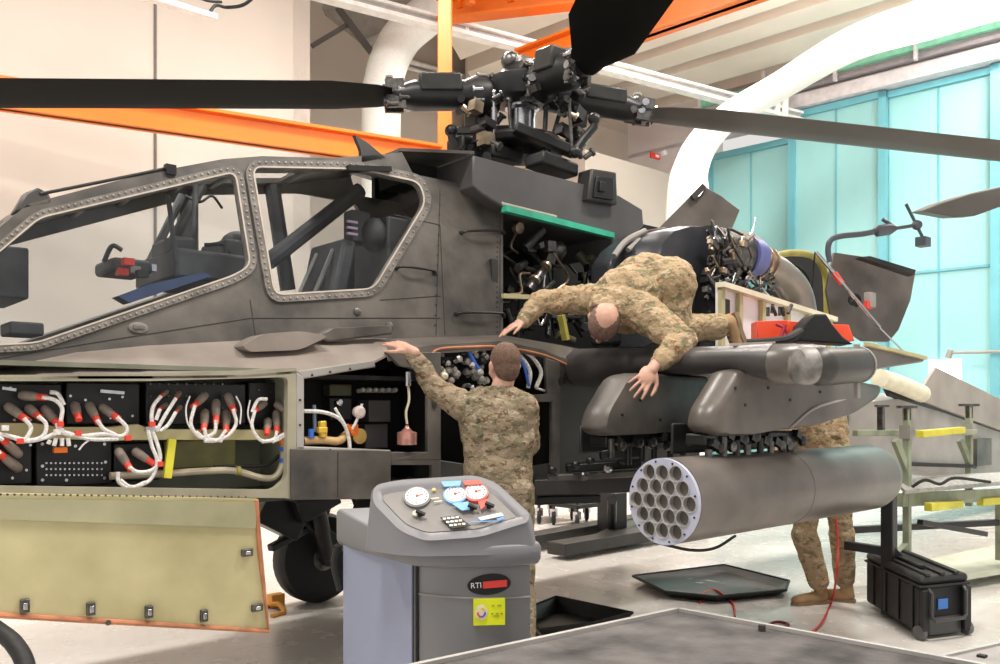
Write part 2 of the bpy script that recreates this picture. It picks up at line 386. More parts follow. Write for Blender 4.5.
# orange jib crane
t = empty('jib_crane', V((D(445, 400, 12.4).x, D(445, 400, 12.4).y, 0)), 'orange crane with an upright post and a long boom behind the helicopter', 'crane')
def ibeam(mb, a, b, w, h, mi=0):
    mb.beam(a+V((0, 0, h/2-.02)), b+V((0, 0, h/2-.02)), w, .04, mi=mi); mb.beam(a-V((0, 0, h/2-.02)), b-V((0, 0, h/2-.02)), w, .04, mi=mi); mb.beam(a, b, w*.3, h, mi=mi)
P = D(445, 400, 12.4); m = MB(); m.box((P.x, P.y, 4.3), (.2, .2, 8.6), Matrix.Rotation(A, 3, 'Z')); m.box((P.x, P.y, .02), (.5, .5, .04)); m.build('post', ORANGE, t, bevel=.01)
m = MB(); a = D(-80, 88, 9.4); b = D(440, 164, 12.3); b.z = a.z = 5.06; ibeam(m, a, b, .2, .36); m.build('boom', ORANGE, t)
t = empty('bridge_crane', D(640, 30, 14), 'orange overhead bridge beam above the upright rotor blade', 'crane')
m = MB(); a = Z(520, 66, 7.3); m2 = a-UD*12; ibeam(m, a, m2, .3, .5); m.build('bridge_beam', ORANGE, t)
a = D(440, 12, 14.6); b = D(590, -6, 13.6); m = MB(); ibeam(m, a, b, .3, .35); m.build('end_carriage', ORANGE, t)
for k_ in (.15, .5, .85):
    g_ = a.lerp(b, k_); m = MB(); m.beam(g_, V((g_.x, g_.y, 12)), .15, .15); m.build('hanger', ORANGE, t)
m = MB(); m.beam(D(470, 4, 14), D(470, -30, 14), .12, .12); m.box(D(540, 72, 14.8), (.5, .4, .6)); m.build('trolley', ORANGE, t)

# ================================================================== HELICOPTER
H = empty('attack_helicopter', V((0, 0, 0)), 'dark olive-grey attack helicopter with open bays, nose towards the left', 'helicopter')
def part(mb, name, m, parent=H, **kw): return mb.build(name, m, parent, **kw)
def pm(mb_pts, fn): return [fn(*p) for p in mb_pts]

WF = roundpoly([(-55, 300), (0, 252), (39, 219), (234, 173), (249, 266), (232, 276), (36, 343), (-55, 348)], 9)
WR = roundpoly([(252, 168), (357, 170), (418, 183), (424, 203), (372, 289), (274, 295)], 9)
shell = [(-75, 280), (0, 227), (28, 204), (120, 180), (169, 169), (223, 159), (262, 156), (330, 158), (387, 154), (402, 152), (413, 174), (473, 186), (503, 207), (503, 340), (385, 340), (300, 337), (245, 341), (78, 352), (0, 369), (-75, 385)]
m = MB(); m.plate(pm(shell, SH), SHN*.035, [pm(WF, SH), pm(WR, SH)]); m.mirror()
sh = part(m, 'fuselage_side_panel', PAINT)
# seams, rivet lines and latches on the flank
m = MB()
def off(p, d=-.004): return p+SHN*d
for ln in ([(250, 300), (256, 338)], [(395, 215), (440, 225), (445, 335)], [(440, 190), (436, 335)], [(500, 215), (500, 335)], [(0, 358), (90, 343), (250, 318), (440, 318)], [(380, 300), (440, 296)]):
    m.tube([off(SH(*p), -.001) for p in ln], .003, 6, 1)
for i in range(26): m.ell(off(SH(497, 212+i*5)), .005, n=6)
for i in range(14): m.ell(off(SH(440-i*.4, 195+i*10)), .005, n=6)
part(m, 'panel_seam', mat('dark_seam_line', (.05, .047, .043), .7))  # dark line colour for panel joints and rivets
for (cx_, cy_) in ((389, 326), (357, 312)):
    m = MB(); p = SH(cx_, cy_); m.lathe(p-SHN*.002, -SHN, [(0, .022), (.006, .022), (.008, .016)], 16); part(m, 'latch', DSTEEL)
m = MB(); p = SH(138, 328); m.lathe(p-SHN*.002, -SHN, [(0, .045), (.006, .045), (.010, .03)], 20, sc=(1, .6)); m.box(p-SHN*.014, (.05, .01, .015)); part(m, 'door_handle', FRAME)

def window(W, wname, light):
    fr = MB(); o1 = offset(W, 8); n = len(W)
    for lo, hi, lift, mi in ((offset(W, 1.0), o1, -.012, 0), (offset(W, -.4), offset(W, 1.2), -.015, 1)):
        A_ = [off(SH(*p), lift) for p in lo]; B_ = [off(SH(*p), lift) for p in hi]
        C_ = [off(SH(*p), 0) for p in hi]; D_ = [off(SH(*p), .03) for p in lo]
        for i in range(n):
            j = (i+1) % n
            fr.add([A_[i], A_[j], B_[j], B_[i]], [(0, 1, 2, 3)], mi); fr.add([B_[i], B_[j], C_[j], C_[i]], [(0, 1, 2, 3)], mi); fr.add([D_[i], D_[j], A_[j], A_[i]], [(0, 1, 2, 3)], 0)
    mid = offset(W, 5); L = 0; acc = 0
    for i in range(n):
        a = V((*mid[i], 0)); b = V((*mid[(i+1) % n], 0)); d = (b-a).length; t_ = acc
        while t_ < d:
            p = a+(b-a)*(t_/d); fr.ell(off(SH(p.x, p.y), -.013), .0075, n=6, mi=2); t_ += 6.5
        acc = t_-d
    fr2 = MB(); fr2.v = [mir(p) for p in fr.v]; fr2.f = [f[::-1] for f in fr.f]; fr2.m = list(fr.m)
    for f_ in (fr, fr2):
        fo = part(f_, 'window_frame', [FRAME, SEAL, mat('rivet_head', (.30, .27, .24), .45, .3)])
        g = MB(); g.plate([off(SH(*p), .012) if f_ is fr else mir(off(SH(*p), .012)) for p in W], (SHN if f_ is fr else mir(SHN))*.006); g.build('window_pane', WINGLASS, fo)
window(WF, 'front', 0); window(WR, 'rear', 0)

# roof between the two flanks
top = [(-75, 280), (0, 227), (28, 204), (120, 180), (169, 169), (223, 159), (262, 156), (330, 158), (387, 154), (402, 152)]
T = [SH(*p) for p in top]
def arc(p, u):                                              # u 0..1 across the roof
    y = p.y*(1-2*u); return V((p.x, y, p.z+.02*math.sin(math.pi*u)))
m = MB(); g = MB()
for i in range(len(T)-1):
    a, b = T[i], T[i+1]
    spans = [(0, 1)] if i in (0, 8) or i == 7 else [(0, .14), (.86, 1), (.46, .54)]
    for (u0, u1) in spans:
        K = 6
        for k in range(K):
            s0, s1 = u0+(u1-u0)*k/K, u0+(u1-u0)*(k+1)/K
            q = [arc(a, s0), arc(b, s0), arc(b, s1), arc(a, s1)]; m.add(q+[p-V((0, 0, .03)) for p in q], [(0, 1, 2, 3), (4, 7, 6, 5), (0, 4, 5, 1), (2, 6, 7, 3), (1, 5, 6, 2), (0, 3, 7, 4)])
    if len(spans) == 3:
        for k in range(8):
            s0, s1 = .14+.72*k/8, .14+.72*(k+1)/8
            g.add([arc(a, s0), arc(b, s0), arc(b, s1), arc(a, s1)], [(0, 1, 2, 3)])
        m.tube([arc(b, k/8)-V((0, 0, .035)) for k in range(9)], .022, 8, 1)
rf = part(m, 'canopy_roof', PAINT); g.build('roof_glass', WINGLASS, rf)
# canopy rail, mirror, fin antenna
m = MB(); m.tube([SH(40, 194)+V((0, -.0, 0)), SH(110, 180), SH(168, 168)], .008, 8); m.box(SH(170, 170), (.05, .04, .05)); part(m, 'canopy_rail', BLACK)
m = MB(); m.plate([SH(14, 212), SH(26, 192), SH(38, 187), SH(48, 192), SH(55, 204)], (0, .10, 0)); part(m, 'canopy_fairing', PAINT_D, bevel=.01)
m = MB(); m.plate([SH(355, 135), SH(368, 143), SH(386, 158), SH(388, 168), SH(362, 167), SH(361, 150)], (0, .03, 0)); m.beam(SH(345, 169), SH(388, 170), .08, .03); part(m, 'blade_antenna', BLACK)

# cockpit interior
m = MB(); a = SH(-70, 350); b = SH(430, 340)
m.box(((a.x+b.x)/2, 0, 1.70), (b.x-a.x, 1.05, .05)); part(m, 'cockpit_floor', BLACK)
INT = mat('cockpit_grey', (.055, .055, .058), .6, 0, .3, 10)
INT_L = mat('cockpit_light_grey', (.30, .29, .27), .6, 0, .2, 6)
def seat(x, z):
    m = MB(); m.box((x, 0, z), (.45, .44, .10)); m.box((x+.25, 0, z+.36), (.09, .42, .72), Matrix.Rotation(.22, 3, 'Y'))
    s_ = part(m, 'crew_seat', INT, bevel=.02)
    m = MB(); m.box((x+.34, 0, z+.62), (.08, .26, .16)); m.build('headrest', INT, s_, bevel=.02)
    for y in (-.1, .1):
        m = MB(); m.tube([(x+.27, y, z+.66), (x+.15, y, z+.4), (x-.0, y*.7, z+.08)], .014, 6); m.build('harness_strap', INT_L, s_)
seat(Y(285, 300, 0).x, 1.76)
m = MB(); c = Y(196, 274, 0)
m.box(c, (.46, .62, .16)); m.box(c+V((-.16, -.1, .10)), (.14, .3, .10)); m.box(c+V((.16, -.05, .12)), (.18, .34, .12)); m.ell(c+V((.2, -.1, .16)), (.10, .12, .09)); m.box(c+V((-.42, -.1, -.03)), (.2, .3, .07)); part(m, 'instrument_console', INT, bevel=.02)
for k, (px, py, y, c_) in enumerate(((128, 262, -.3, RED), (134, 270, -.25, INT_L), (122, 272, -.25, RED), (150, 268, -.2, STEEL), (142, 274, -.3, BLACK))):
    m = MB(); m.box(Y(px, py, y), (.05, .05, .035)); part(m, 'switch_box', c_)
for (a_, b_, r_) in (((150, 262, .1), (182, 196, .2), .024), ((193, 264, -.2), (196, 182, -.05), .016), ((168, 195, -.3), (176, 262, -.3), .012), ((162, 262, .25), (205, 180, .3), .03)):
    m = MB(); m.cyl(Y(*a_), Y(*b_), r_, 10); part(m, 'cockpit_strut', INT)
m = MB(); m.tube([Y(186, 196, .1), Y(200, 202, .0), Y(212, 196, .05), Y(222, 208, .1)], .008, 6); m.tube([Y(205, 245, -.2), Y(225, 246, -.2), Y(236, 268, -.25)], .012, 6); part(m, 'cockpit_cable', RUBBER)
m = MB(); m.box(Y(-2, 278, .0), (.16, .5, .24)); m.box(Y(22, 330, -.3), (.14, .2, .06)); part(m, 'display_panel', INT, bevel=.01)
m = MB(); m.tube([Y(104, 262, -.3), Y(112, 246, -.3), Y(122, 250, -.3)], .012, 8); part(m, 'grab_handle', BLACK)
m = MB(); m.plate([Y(118, 296, -.42), Y(150, 284, -.42), Y(205, 272, -.42), Y(212, 276, -.42), Y(130, 303, -.42)], (0, .1, 0)); part(m, 'side_console', mat('blue_glare_paint', (.07, .10, .2), .12, .5))  # bluish glare painted into the console's colour
for (pts, th) in (([(262, 222), (318, 196), (352, 178), (352, 192), (300, 236), (296, 290), (276, 290)], .05), ([(300, 262), (330, 230), (352, 190), (372, 190), (380, 240), (352, 285), (360, 292), (345, 292), (350, 250), (312, 262)], .04)):
    pass
m = MB(); m.cyl(Y(268, 262, .1), Y(360, 190, .1), .05, 10); m.cyl(Y(272, 185, .3), Y(288, 290, .3), .05, 10); part(m, 'cockpit_brace', INT)
m = MB(); m.box(Y(357, 228, -.15), (.14, .1, .2)); m.ell(Y(374, 235, -.2), (.09, .09, .11)); m.box(Y(385, 262, -.1), (.22, .4, .5)); part(m, 'gunner_sight', INT, bevel=.015)
m = MB()
for i in range(3): m.box(Y(352, 222+i*6, -.24), (.07, .02, .014))
part(m, 'sight_marking', mat('mauve_stripe', (.42, .3, .42), .5))
# grab handles on the flank
for (x0, y0, x1, y1) in ((461, 233, 503, 233), (396, 268, 434, 273), (456, 314, 503, 315)):
    m = MB(); a = SH(x0, y0); b = SH(x1, y1); m.tube([a, a-SHN*.035+(b-a)*.1, a-SHN*.045+(b-a)*.5, b-SHN*.035-(b-a)*.1, b], .008, 8); m.ell(a, .016, n=8); m.ell(b, .018, n=8)
    part(m, 'grab_handle', BLACK)

# upper fairing and intake
FA = lambda px, py: Y(px, py, -.5)
fair = [(473, 155), (495, 161), (587, 185), (620, 196), (643, 210), (644, 226), (628, 240), (613, 257), (612, 237), (503, 207), (482, 194), (473, 186)]
m = MB(); m.plate(pm(fair, FA), (0, 1.0, 0)); part(m, 'rotor_fairing', mat('fairing_paint', (.095, .092, .094), .42, 0, .15, 3), bevel=.02)
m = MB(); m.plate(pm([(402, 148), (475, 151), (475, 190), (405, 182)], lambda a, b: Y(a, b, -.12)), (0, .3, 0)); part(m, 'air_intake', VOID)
a = SH(400, 151); b = FA(474, 154); m = MB(); m.add([a, b, mir(b), mir(a), a+V((0, 0, .02)), b+V((0, 0, .02)), mir(b)+V((0, 0, .02)), mir(a)+V((0, 0, .02))], [(0, 1, 2, 3), (4, 5, 6, 7), (0, 1, 5, 4), (1, 2, 6, 5), (2, 3, 7, 6), (3, 0, 4, 7)]); part(m, 'intake_lip', PAINT)
m = MB(); m.tube([SH(481, 194)-V((0, .06, 0)), FA(503, 204), FA(556, 217)], .012, 8, 1); part(m, 'fairing_trim', SEAL)
m = MB(); m.beam(FA(503, 209)-V((0, .01, 0)), FA(611, 236)-V((0, .01, 0)), .05, .04); part(m, 'bay_seal', GREEN)
m = MB(); m.plate(pm([(592, 168), (617, 172), (618, 205), (588, 200)], lambda a, b: Y(a, b, -.56)), (0, .14, 0)); f_ = part(m, 'sensor_housing', PAINT_D, bevel=.015)
m = MB(); m.plate(pm([(597, 176), (614, 178), (614, 200), (594, 197)], lambda a, b: Y(a, b, -.58)), (0, .03, 0)); m.plate(pm([(601, 181), (606, 182), (606, 192), (600, 191)], lambda a, b: Y(a, b, -.60)), (0, .03, 0)); m.build('sensor_lens', BLACK, f_, bevel=.005)

# transmission bay
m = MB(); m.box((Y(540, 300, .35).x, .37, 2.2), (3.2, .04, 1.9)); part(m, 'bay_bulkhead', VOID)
xw = SH(503, 300).x; m = MB(); m.box((xw-.05, 0, 2.05), (.05, .95, .75)); part(m, 'bulkhead', PAINT_D)
m = MB(); c = Y(545, 330, 0)
part(MB().box((c.x+.5, 0, 1.66), (2.6, 1.0, .06)), 'bay_floor', PAINT_D)
cm = [DSTEEL, BLACK, DSTEEL, mat('olive_component', (.10, .10, .06), .5), INT]
for k in range(100):
    px = random.uniform(508, 625); py = random.uniform(244, 338); y = random.uniform(-.44, -.05)
    if py < 215+(px-503)*.3+16: py += 25
    p = Y(px, py, y); m = MB()
    t_ = random.random(); r = random.uniform(.02, .06)
    if t_ < .35: m.box(p, (random.uniform(.03, .10), .06, random.uniform(.03, .08)), Matrix.Rotation(random.uniform(-.5, .5), 3, 'Y')); nm = 'gearbox_component'
    elif t_ < .7: m.cyl(p, p+V((random.uniform(-.2, .2), random.uniform(-.06, .0), random.uniform(-.15, .15))), r*.6, 12); nm = 'gearbox_cylinder'
    else:
        q = [p]
        for _ in range(3): q.append(q[-1]+V((random.uniform(-.15, .15), random.uniform(-.05, .03), random.uniform(-.14, .14))))
        m.tube(q, .009, 6); nm = 'hydraulic_line'
    part(m, nm, random.choice(cm if t_ < .7 else [DSTEEL, BLACK, BRASS, STEEL]), bevel=.004 if t_ < .35 else 0)
m = MB(); m.cyl(Y(528, 290, -.4), Y(556, 252, -.35), .035, 14); m.ell(Y(558, 250, -.35), .065); part(m, 'drive_strut', DSTEEL)
for (px, py) in ((534, 281), (545, 267)):
    a = Y(px, py, -.41); m = MB(); m.lathe(a, Y(556, 252, -.35)-Y(528, 290, -.4), [(0, .042), (.02, .042)], 14); part(m, 'strut_band', BRASS)
m = MB(); m.beam(Y(502, 296, -.5), Y(545, 298, -.5), .04, .03); part(m, 'bay_rail', YPRIM)
m = MB(); m.beam(Y(561, 315, -.5), Y(566, 340, -.5), .05, .03); part(m, 'bay_bracket', YPRIM2)
m = MB(); m.tube([Y(598, 262, -.45), Y(598, 272, -.45), Y(604, 278, -.45)], .012, 8); part(m, 'bay_hose', WHITE_C)
m = MB(); m.cyl(Y(516, 228, -.3), Y(520, 228, -.34), .04, 14); part(m, 'round_fitting', BRASS)

# ---------------- forward avionics bay and its shelf
YS = -.86
S0 = lambda px, py: Y(px, py, YS)
upper = [(-75, 372), (0, 369), (40, 359), (78, 351), (150, 344), (245, 339), (296, 337), (345, 337), (372, 337), (387, 338)]
lower = [(-75, 376), (0, 377), (40, 377), (78, 376), (150, 376), (245, 375), (296, 371), (345, 365), (374, 361), (390, 353)]
m = MB()
A_ = [SH(*p)+V((0, .01, 0)) for p in upper]; B_ = [S0(*p) for p in lower]; n = len(A_)
m.add(A_+B_+[p-V((0, 0, .012)) for p in B_], [(i, i+1, n+i+1, n+i) for i in range(n-1)]+[(n+i, n+i+1, 2*n+i+1, 2*n+i) for i in range(n-1)])
part(m, 'sponson_top', PAINT_S)
m = MB(); pts = roundpoly([(242, 346), (262, 334), (300, 331), (330, 336), (300, 350), (250, 352)], 8)
m.plate([Y(px, py, -.74) for px, py in pts], (0, .14, 0)); part(m, 'shelf_fairing', PAINT_S, bevel=.03)
m = MB(); m.plate(pm([(315, 337), (330, 328), (392, 325), (393, 334), (330, 342)], lambda a, b: Y(a, b, -.66)), (0, .06, 0)); part(m, 'hinge_fairing', PAINT, bevel=.01)
def framed(out, holes, name, y0, th, mt, bev=.006):
    m = MB(); m.plate([Y(*p, y0) for p in out], (0, th, 0), [[Y(*p, y0) for p in h] for h in holes]); return part(m, name, mt, bevel=bev)
BAYP = mat('olive_drab_bay_frame', (.34, .32, .235), .55, 0, .2, 4)
framed([(-75, 374), (0, 375), (150, 374), (296, 368), (300, 500), (284, 498), (-75, 495)], [roundpoly([(-65, 380), (0, 381), (150, 381), (288, 377), (287, 478), (274, 490), (-65, 485)], 6)], 'bay_frame', YS, .04, BAYP)
# boxed recess behind
pa = Y(-70, 430, YS); pb = S0(290, 430)
def boxopen(xl, xr, zb, zt, y0, y1, name, mt):
    m = MB(); t_ = .02
    m.box(((xl+xr)/2, y1, (zb+zt)/2), (xr-xl, t_, zt-zb)); m.box(((xl+xr)/2, (y0+y1)/2, zb-.012), (xr-xl, y1-y0, t_)); m.box(((xl+xr)/2, (y0+y1)/2, zt+.012), (xr-xl, y1-y0, t_))
    m.box((xl-.01, (y0+y1)/2, (zb+zt)/2), (t_, y1-y0, zt-zb)); m.box((xr+.01, (y0+y1)/2, (zb+zt)/2), (t_, y1-y0, zt-zb)); return part(m, name, mt)
boxopen(pa.x, pb.x, 1.04, 1.62, YS+.04, -.52, 'avionics_bay', mat('bay_interior_primer', (.19, .2, .15), .6, 0, .2, 5))
# black equipment boxes upper shelf
yl = -.70
def lru(x0, y0, x1, y1, name='avionics_box', yy=yl, mt=BLACK, d=.14):
    a = Y(x0, y0, yy); b = Y(x1, y1, yy); m = MB()
    m.box(((a.x+b.x)/2, yy+d/2, (a.z+b.z)/2), (b.x-a.x, d, a.z-b.z)); o = part(m, name, mt, bevel=.006); return o
def dots(o, L, yy, r=.006, mt=STEEL, nm='connector_pin'):
    m = MB()
    for (px, py) in L: p = Y(px, py, yy); m.lathe(p, (0, -1, 0), [(0, r), (.008, r)], 8)
    m.build(nm, mt, o)
o1 = lru(-60, 382, 62, 424); dots(o1, [(70-60, 388), (3, 388), (30, 420), (52, 392), (14, 420)], yl)
o2 = lru(66, 382, 140, 424); dots(o2, [(70, 396), (109, 399), (122, 397), (110, 418), (85, 400), (132, 416)], yl)
m = MB(); m.beam(Y(100, 391, yl-.01), Y(124, 393, yl-.01), .012, .014); m.build('box_handle', STEEL, o2)
m = MB(); m.beam(Y(2, 388, yl-.01), Y(16, 390, yl-.01), .012, .012); m.build('box_handle', STEEL, o1)
o3 = lru(146, 382, 246, 424); dots(o3, [(150+i*9, 384+j*12) for i in range(9) for j in range(3) if (i*j) % 2 == 0], yl, .005, DSTEEL)
o4 = lru(249, 382, 283, 424); dots(o4, [(258, 390), (270, 392), (278, 400)], yl, .005, DSTEEL)
# mid shelf
m = MB(); m.plate(pm([(-60, 423), (36, 423), (60, 427), (110, 427), (138, 424), (150, 429), (283, 430), (283, 440), (146, 440), (134, 440), (110, 441), (60, 439), (20, 440), (-60, 440)], lambda a, b: Y(a, b, -.76)), (0, .2, 0)); part(m, 'equipment_shelf', YPRIM, bevel=.004)
# lower boxes
o5 = lru(-60, 442, 32, 484); o6 = lru(36, 440, 112, 484, 'circuit_panel')
dots(o6, [(46+i*4.6, 463+j*6) for i in range(13) for j in range(3)], yl, .0045, STEEL, 'circuit_pin')
dots(o6, [(42, 444), (42, 466), (104, 444), (105, 462), (75, 446), (104, 478), (42, 480), (66, 480)], yl, .007, STEEL, 'panel_screw')
o7 = lru(114, 444, 160, 480); dots(o5, [(12, 478), (26, 470), (30, 445)], yl, .006)
lru(164, 441, 236, 466, 'bay_liner_panel', -.62, mat('dull_olive_panel', (.21, .20, .07), .5, 0, .2, 10), .03)
m = MB(); m.beam(Y(172, 439, -.79), Y(167, 478, -.79), .02, .035); part(m, 'yellow_strap', YELLOW)
m = MB(); m.tube([Y(110, 476, -.74), Y(160, 474, -.74), (Y(205, 471, -.74)), Y(235, 471, -.74), Y(262, 478, -.75), Y(276, 476, -.77), Y(283, 462, -.78), Y(284, 445, -.78)], .017, 10); hz_ = part(m, 'drain_hose', mat('cream_hose', (.56, .49, .36), .5))
m = MB(); m.tube([Y(214, 467, -.72), Y(240, 466, -.72), Y(266, 465, -.74), Y(280, 455, -.74)], .009, 8); part(m, 'drain_hose', RUBBER)
for (py, mt_) in ((440, ORANGE), (447, BLUE), (458, BLUE)):
    a = Y(283.7, py, -.78); m = MB(); m.lathe(a, (0, 0, -1), [(0, .023), (.022, .023)], 12); m.build('hose_band', mt_, hz_)
a = Y(236, 471, -.74); m = MB(); m.lathe(a, (1, 0, 0), [(0, .022), (.02, .022)], 12); m.build('hose_band', YPRIM2, hz_)

YC = -.80
def connector(x0, y0, x1, y1, yy=YC, r=.021):
    a = Y(x0, y0, yy+.05); b = Y(x1, y1, yy-.0); d = (b-a).normalized(); L = (b-a).length; m = MB()
    m.lathe(a, d, [(0, r*.6), (.01, r*.95), (L*.35, r), (L*.75, r*.85), (L*.85, r*.6)], 12)
    o = part(m, 'cable_connector', TAUPE)
    m = MB(); m.lathe(a+d*L*.78, d, [(0, r*.72), (L*.34+.008, r*.66)], 10); m.build('red_sleeve', RED, o)
for c_ in ((19, 395, 42, 397), (6, 405, 24, 418), (27, 407, 38, 416), (43, 407, 57, 423), (74, 403, 78, 417), (88, 403, 97, 420), (100, 406, 116, 417), (20, 456, 3, 440), (20, 470, 0, 454),
           (117, 449, 129, 467), (133, 450, 151, 462), (206, 394, 195, 405), (205, 410, 204, 428), (216, 400, 216, 420), (227, 394, 233, 409), (226, 411, 226, 430), (268, 419, 267, 432), (276, 411, 277, 431),
           (275, 403, 288, 412), (265, 402, 255, 410)):
    connector(*c_)
for c_ in ((168, 391, 161, 396), (180, 392, 176, 398), (167, 404, 160, 409), (181, 406, 176, 412), (154, 404, 152, 424)):
    connector(*c_, r=.012)
def cable(pts, r=.0085, yy=-.82, mt=WHITE_C, nm='cable', k=6):
    m = MB(); m.tube([Y(p[0], p[1], yy+(p[2] if len(p) > 2 else 0)) for p in pts], r, 8, k); return part(m, nm, mt)
for L in ([(195, 405), (191, 424), (200, 437), (214, 433), (216, 420)], [(233, 409), (236, 424), (226, 437), (208, 440), (196, 432)], [(226, 430), (218, 440), (204, 441)], [(204, 428), (208, 438), (222, 441)],
          [(255, 410), (252, 426), (259, 439), (270, 441), (284, 434)], [(288, 412), (290, 424), (284, 436), (272, 442)], [(277, 431), (274, 439), (262, 442)], [(267, 399), (258, 400), (252, 412)],
          [(161, 396), (153, 407), (152, 422), (158, 431)], [(176, 398), (166, 414), (157, 430)], [(160, 409), (156, 420)], [(176, 412), (168, 425), (160, 431)],
          [(152, 430), (158, 446), (160, 460), (152, 470), (138, 472), (129, 467)], [(148, 430), (152, 446), (157, 462), (150, 480), (132, 487), (120, 480)], [(118, 472), (119, 482), (130, 488), (146, 482)],
          [(42, 397), (55, 400), (62, 408), (61, 420), (60, 430)], [(38, 416), (46, 424), (43, 436), (28, 440), (0, 434), (-30, 430)], [(24, 418), (31, 428), (26, 439)], [(57, 423), (61, 432), (80, 436), (104, 434), (122, 436), (127, 428), (117, 417)],
          [(97, 420), (104, 429), (116, 435)], [(-30, 440), (0, 434), (24, 441), (44, 438), (60, 431), (64, 430)], [(3, 440), (-10, 430)], [(0, 454), (-12, 440)], [(64, 405), (58, 394), (50, 392)],
          [(64, 432), (90, 439), (118, 439)], [(50, 440), (48, 444)], [(56, 438), (54, 446)], [(62, 438), (62, 446)], [(68, 438), (69, 446)]):
    cable(L)
for L in ([(190, 396), (186, 408), (188, 424), (196, 434)], [(236, 396), (241, 408), (240, 424)], [(250, 400), (248, 415), (254, 432)], [(95, 436), (84, 444), (79, 450)]):
    cable(L, .004)
for (px, py) in ((57, 432), (78, 433), (20, 441), (60, 424), (5, 428), (160, 464), (152, 424), (128, 438)):
    p = Y(px, py, -.825); m = MB(); m.box(p, (.024, .02, .022)); part(m, 'cable_tag', random.choice([RED, WHITE_C, RED]))
m = MB(); m.box(Y(60, 450, -.80), (.05, .03, .022)); part(m, 'cable_tag', ORANGE)
m = MB(); m.box(Y(152, 429, -.81), (.06, .03, .02)); part(m, 'cable_clamp', STEEL)

# drop-down bay door
m = MB(); dd = [(-75, 492), (258, 499), (270, 632), (0, 617), (-75, 612)]
DP = V((0, -.88, 1.1)); DNn = V((0, 1, .10)).normalized()
DR = lambda px, py: PL(px, py, DP, DNn)
m.plate(pm(dd, DR), DNn*.03); dr = part(m, 'bay_door', YPRIM)
m = MB(); e = [(-75, 610), (0, 615), (120, 622), (268, 631), (259, 550), (256, 500)]
m.tube([DR(*p)-DNn*.004 for p in e], .012, 8, 1); m.build('door_edge', ORANGE_E, dr)
m = MB(); m.plate([DR(*p)-DNn*.004 for p in ((-75, 497), (256, 502), (255, 528), (-75, 516))], -DNn*.006); m.build('door_hinge_strip', mat('pale_olive_primer', (.42, .40, .25), .6, 0, .2, 3), dr)
for (px, py) in ((24, 605), (90, 608), (148, 611), (203, 615), (246, 552), (256, 607)):
    m = MB(); c = DR(px, py)-DNn*.012; s_ = (.034, .02, .055) if px < 240 else (.055, .02, .034); m.box(c, s_); m.box(c-V((0, .012, 0)), (s_[0]*.5, .012, s_[2]*.5), mi=1); m.build('door_latch', [DSTEEL, STEEL], dr, bevel=.003)
m = MB(); m.lathe(DR(107, 622), (0, -1, 0), [(0, .012), (.02, .012)], 10); m.build('door_knob', DSTEEL, dr)
m = MB()
for px in range(-70, 250, 7): m.ell(DR(px, 494+px*.01)-DNn*.01, .005, n=6)
m.build('hinge_rivets', DSTEEL, dr)

# second bay (px 296-440)
framed([(297, 371), (374, 360), (376, 367), (303, 379)], [], 'bay_rim', YS-.004, .04, PAINT_L)
framed([(297, 372), (304, 377), (304, 450), (297, 450)], [], 'bay_rim', YS-.004, .04, PAINT_L)
framed([(297, 446), (391, 450), (391, 456), (297, 452)], [], 'bay_rim', YS-.004, .04, PAINT_L)
for px_, py_ in ((312, 375), (330, 372), (350, 369), (300, 400), (300, 425), (330, 450), (360, 452)):
    m = MB(); m.lathe(Y(px_, py_, YS-.005), (0, -1, 0), [(0, .006), (.004, .006)], 8); part(m, 'rim_screw', BLACK)
framed([(291, 449), (391, 451), (391, 499), (291, 500)], [], 'lower_access_panel', YS-.012, .03, PAINT, .004)
m = MB(); m.tube([Y(338, 452, YS-.014), Y(338, 497, YS-.014)], .003, 6, 1); part(m, 'panel_seam', MATS['dark_seam_line'])
framed([(386, 352), (441, 352), (441, 460), (392, 460), (428, 452), (428, 372), (400, 366)], [], 'bay_post', YS-.012, .03, PAINT, .004)
framed([(391, 452), (441, 452), (441, 500), (432, 500), (432, 465), (391, 465)], [], 'lower_frame', YS-.01, .03, PAINT, .004)
xl2, xr2 = S0(300, 420).x, S0(436, 420).x
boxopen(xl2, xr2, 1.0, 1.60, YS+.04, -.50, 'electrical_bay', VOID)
o = lru(369, 400, 391, 422, 'relay_box', -.74, mat('charcoal_relay', (.035, .035, .037), .5), .12)
lru(365, 424, 388, 448, 'relay_box', -.72, MATS['charcoal_relay'], .12)
lru(330, 398, 352, 420, 'relay_box', -.60, MATS['charcoal_relay'], .1); lru(330, 384, 352, 396, 'relay_box', -.6, mat('olive_component', (.1, .1, .06), .5), .08)
for i in range(6):
    p = Y(358+i*6.5, 391, -.66); m = MB(); m.lathe(p, (0, -1, .1), [(0, .012), (.05, .014), (.06, .01)], 10); part(m, 'fuse_plug', mat('pale_plug', (.34, .33, .3), .5))
m = MB(); m.tube([Y(303, 441, -.8), Y(322, 440, -.8), Y(338, 441, -.8), Y(347, 434, -.78)], .022, 12); part(m, 'bleed_pipe', AMBER)
m = MB(); m.cyl(Y(322, 421, -.82), Y(323, 437, -.82), .022, 12); m.box(Y(322, 430, -.83), (.05, .03, .03)); part(m, 'shutoff_valve', mat('golden_valve', (.78, .50, .06), .35, .4), bevel=.004)
m = MB(); m.cyl(Y(311, 429, -.82), Y(311, 438, -.82), .015, 10); part(m, 'blue_cap', BLUE)
m = MB(); m.cyl(Y(314, 405, -.8), Y(315, 432, -.8), .01, 8); part(m, 'fuel_line', mat('blue_grey_line', (.2, .26, .36), .4))
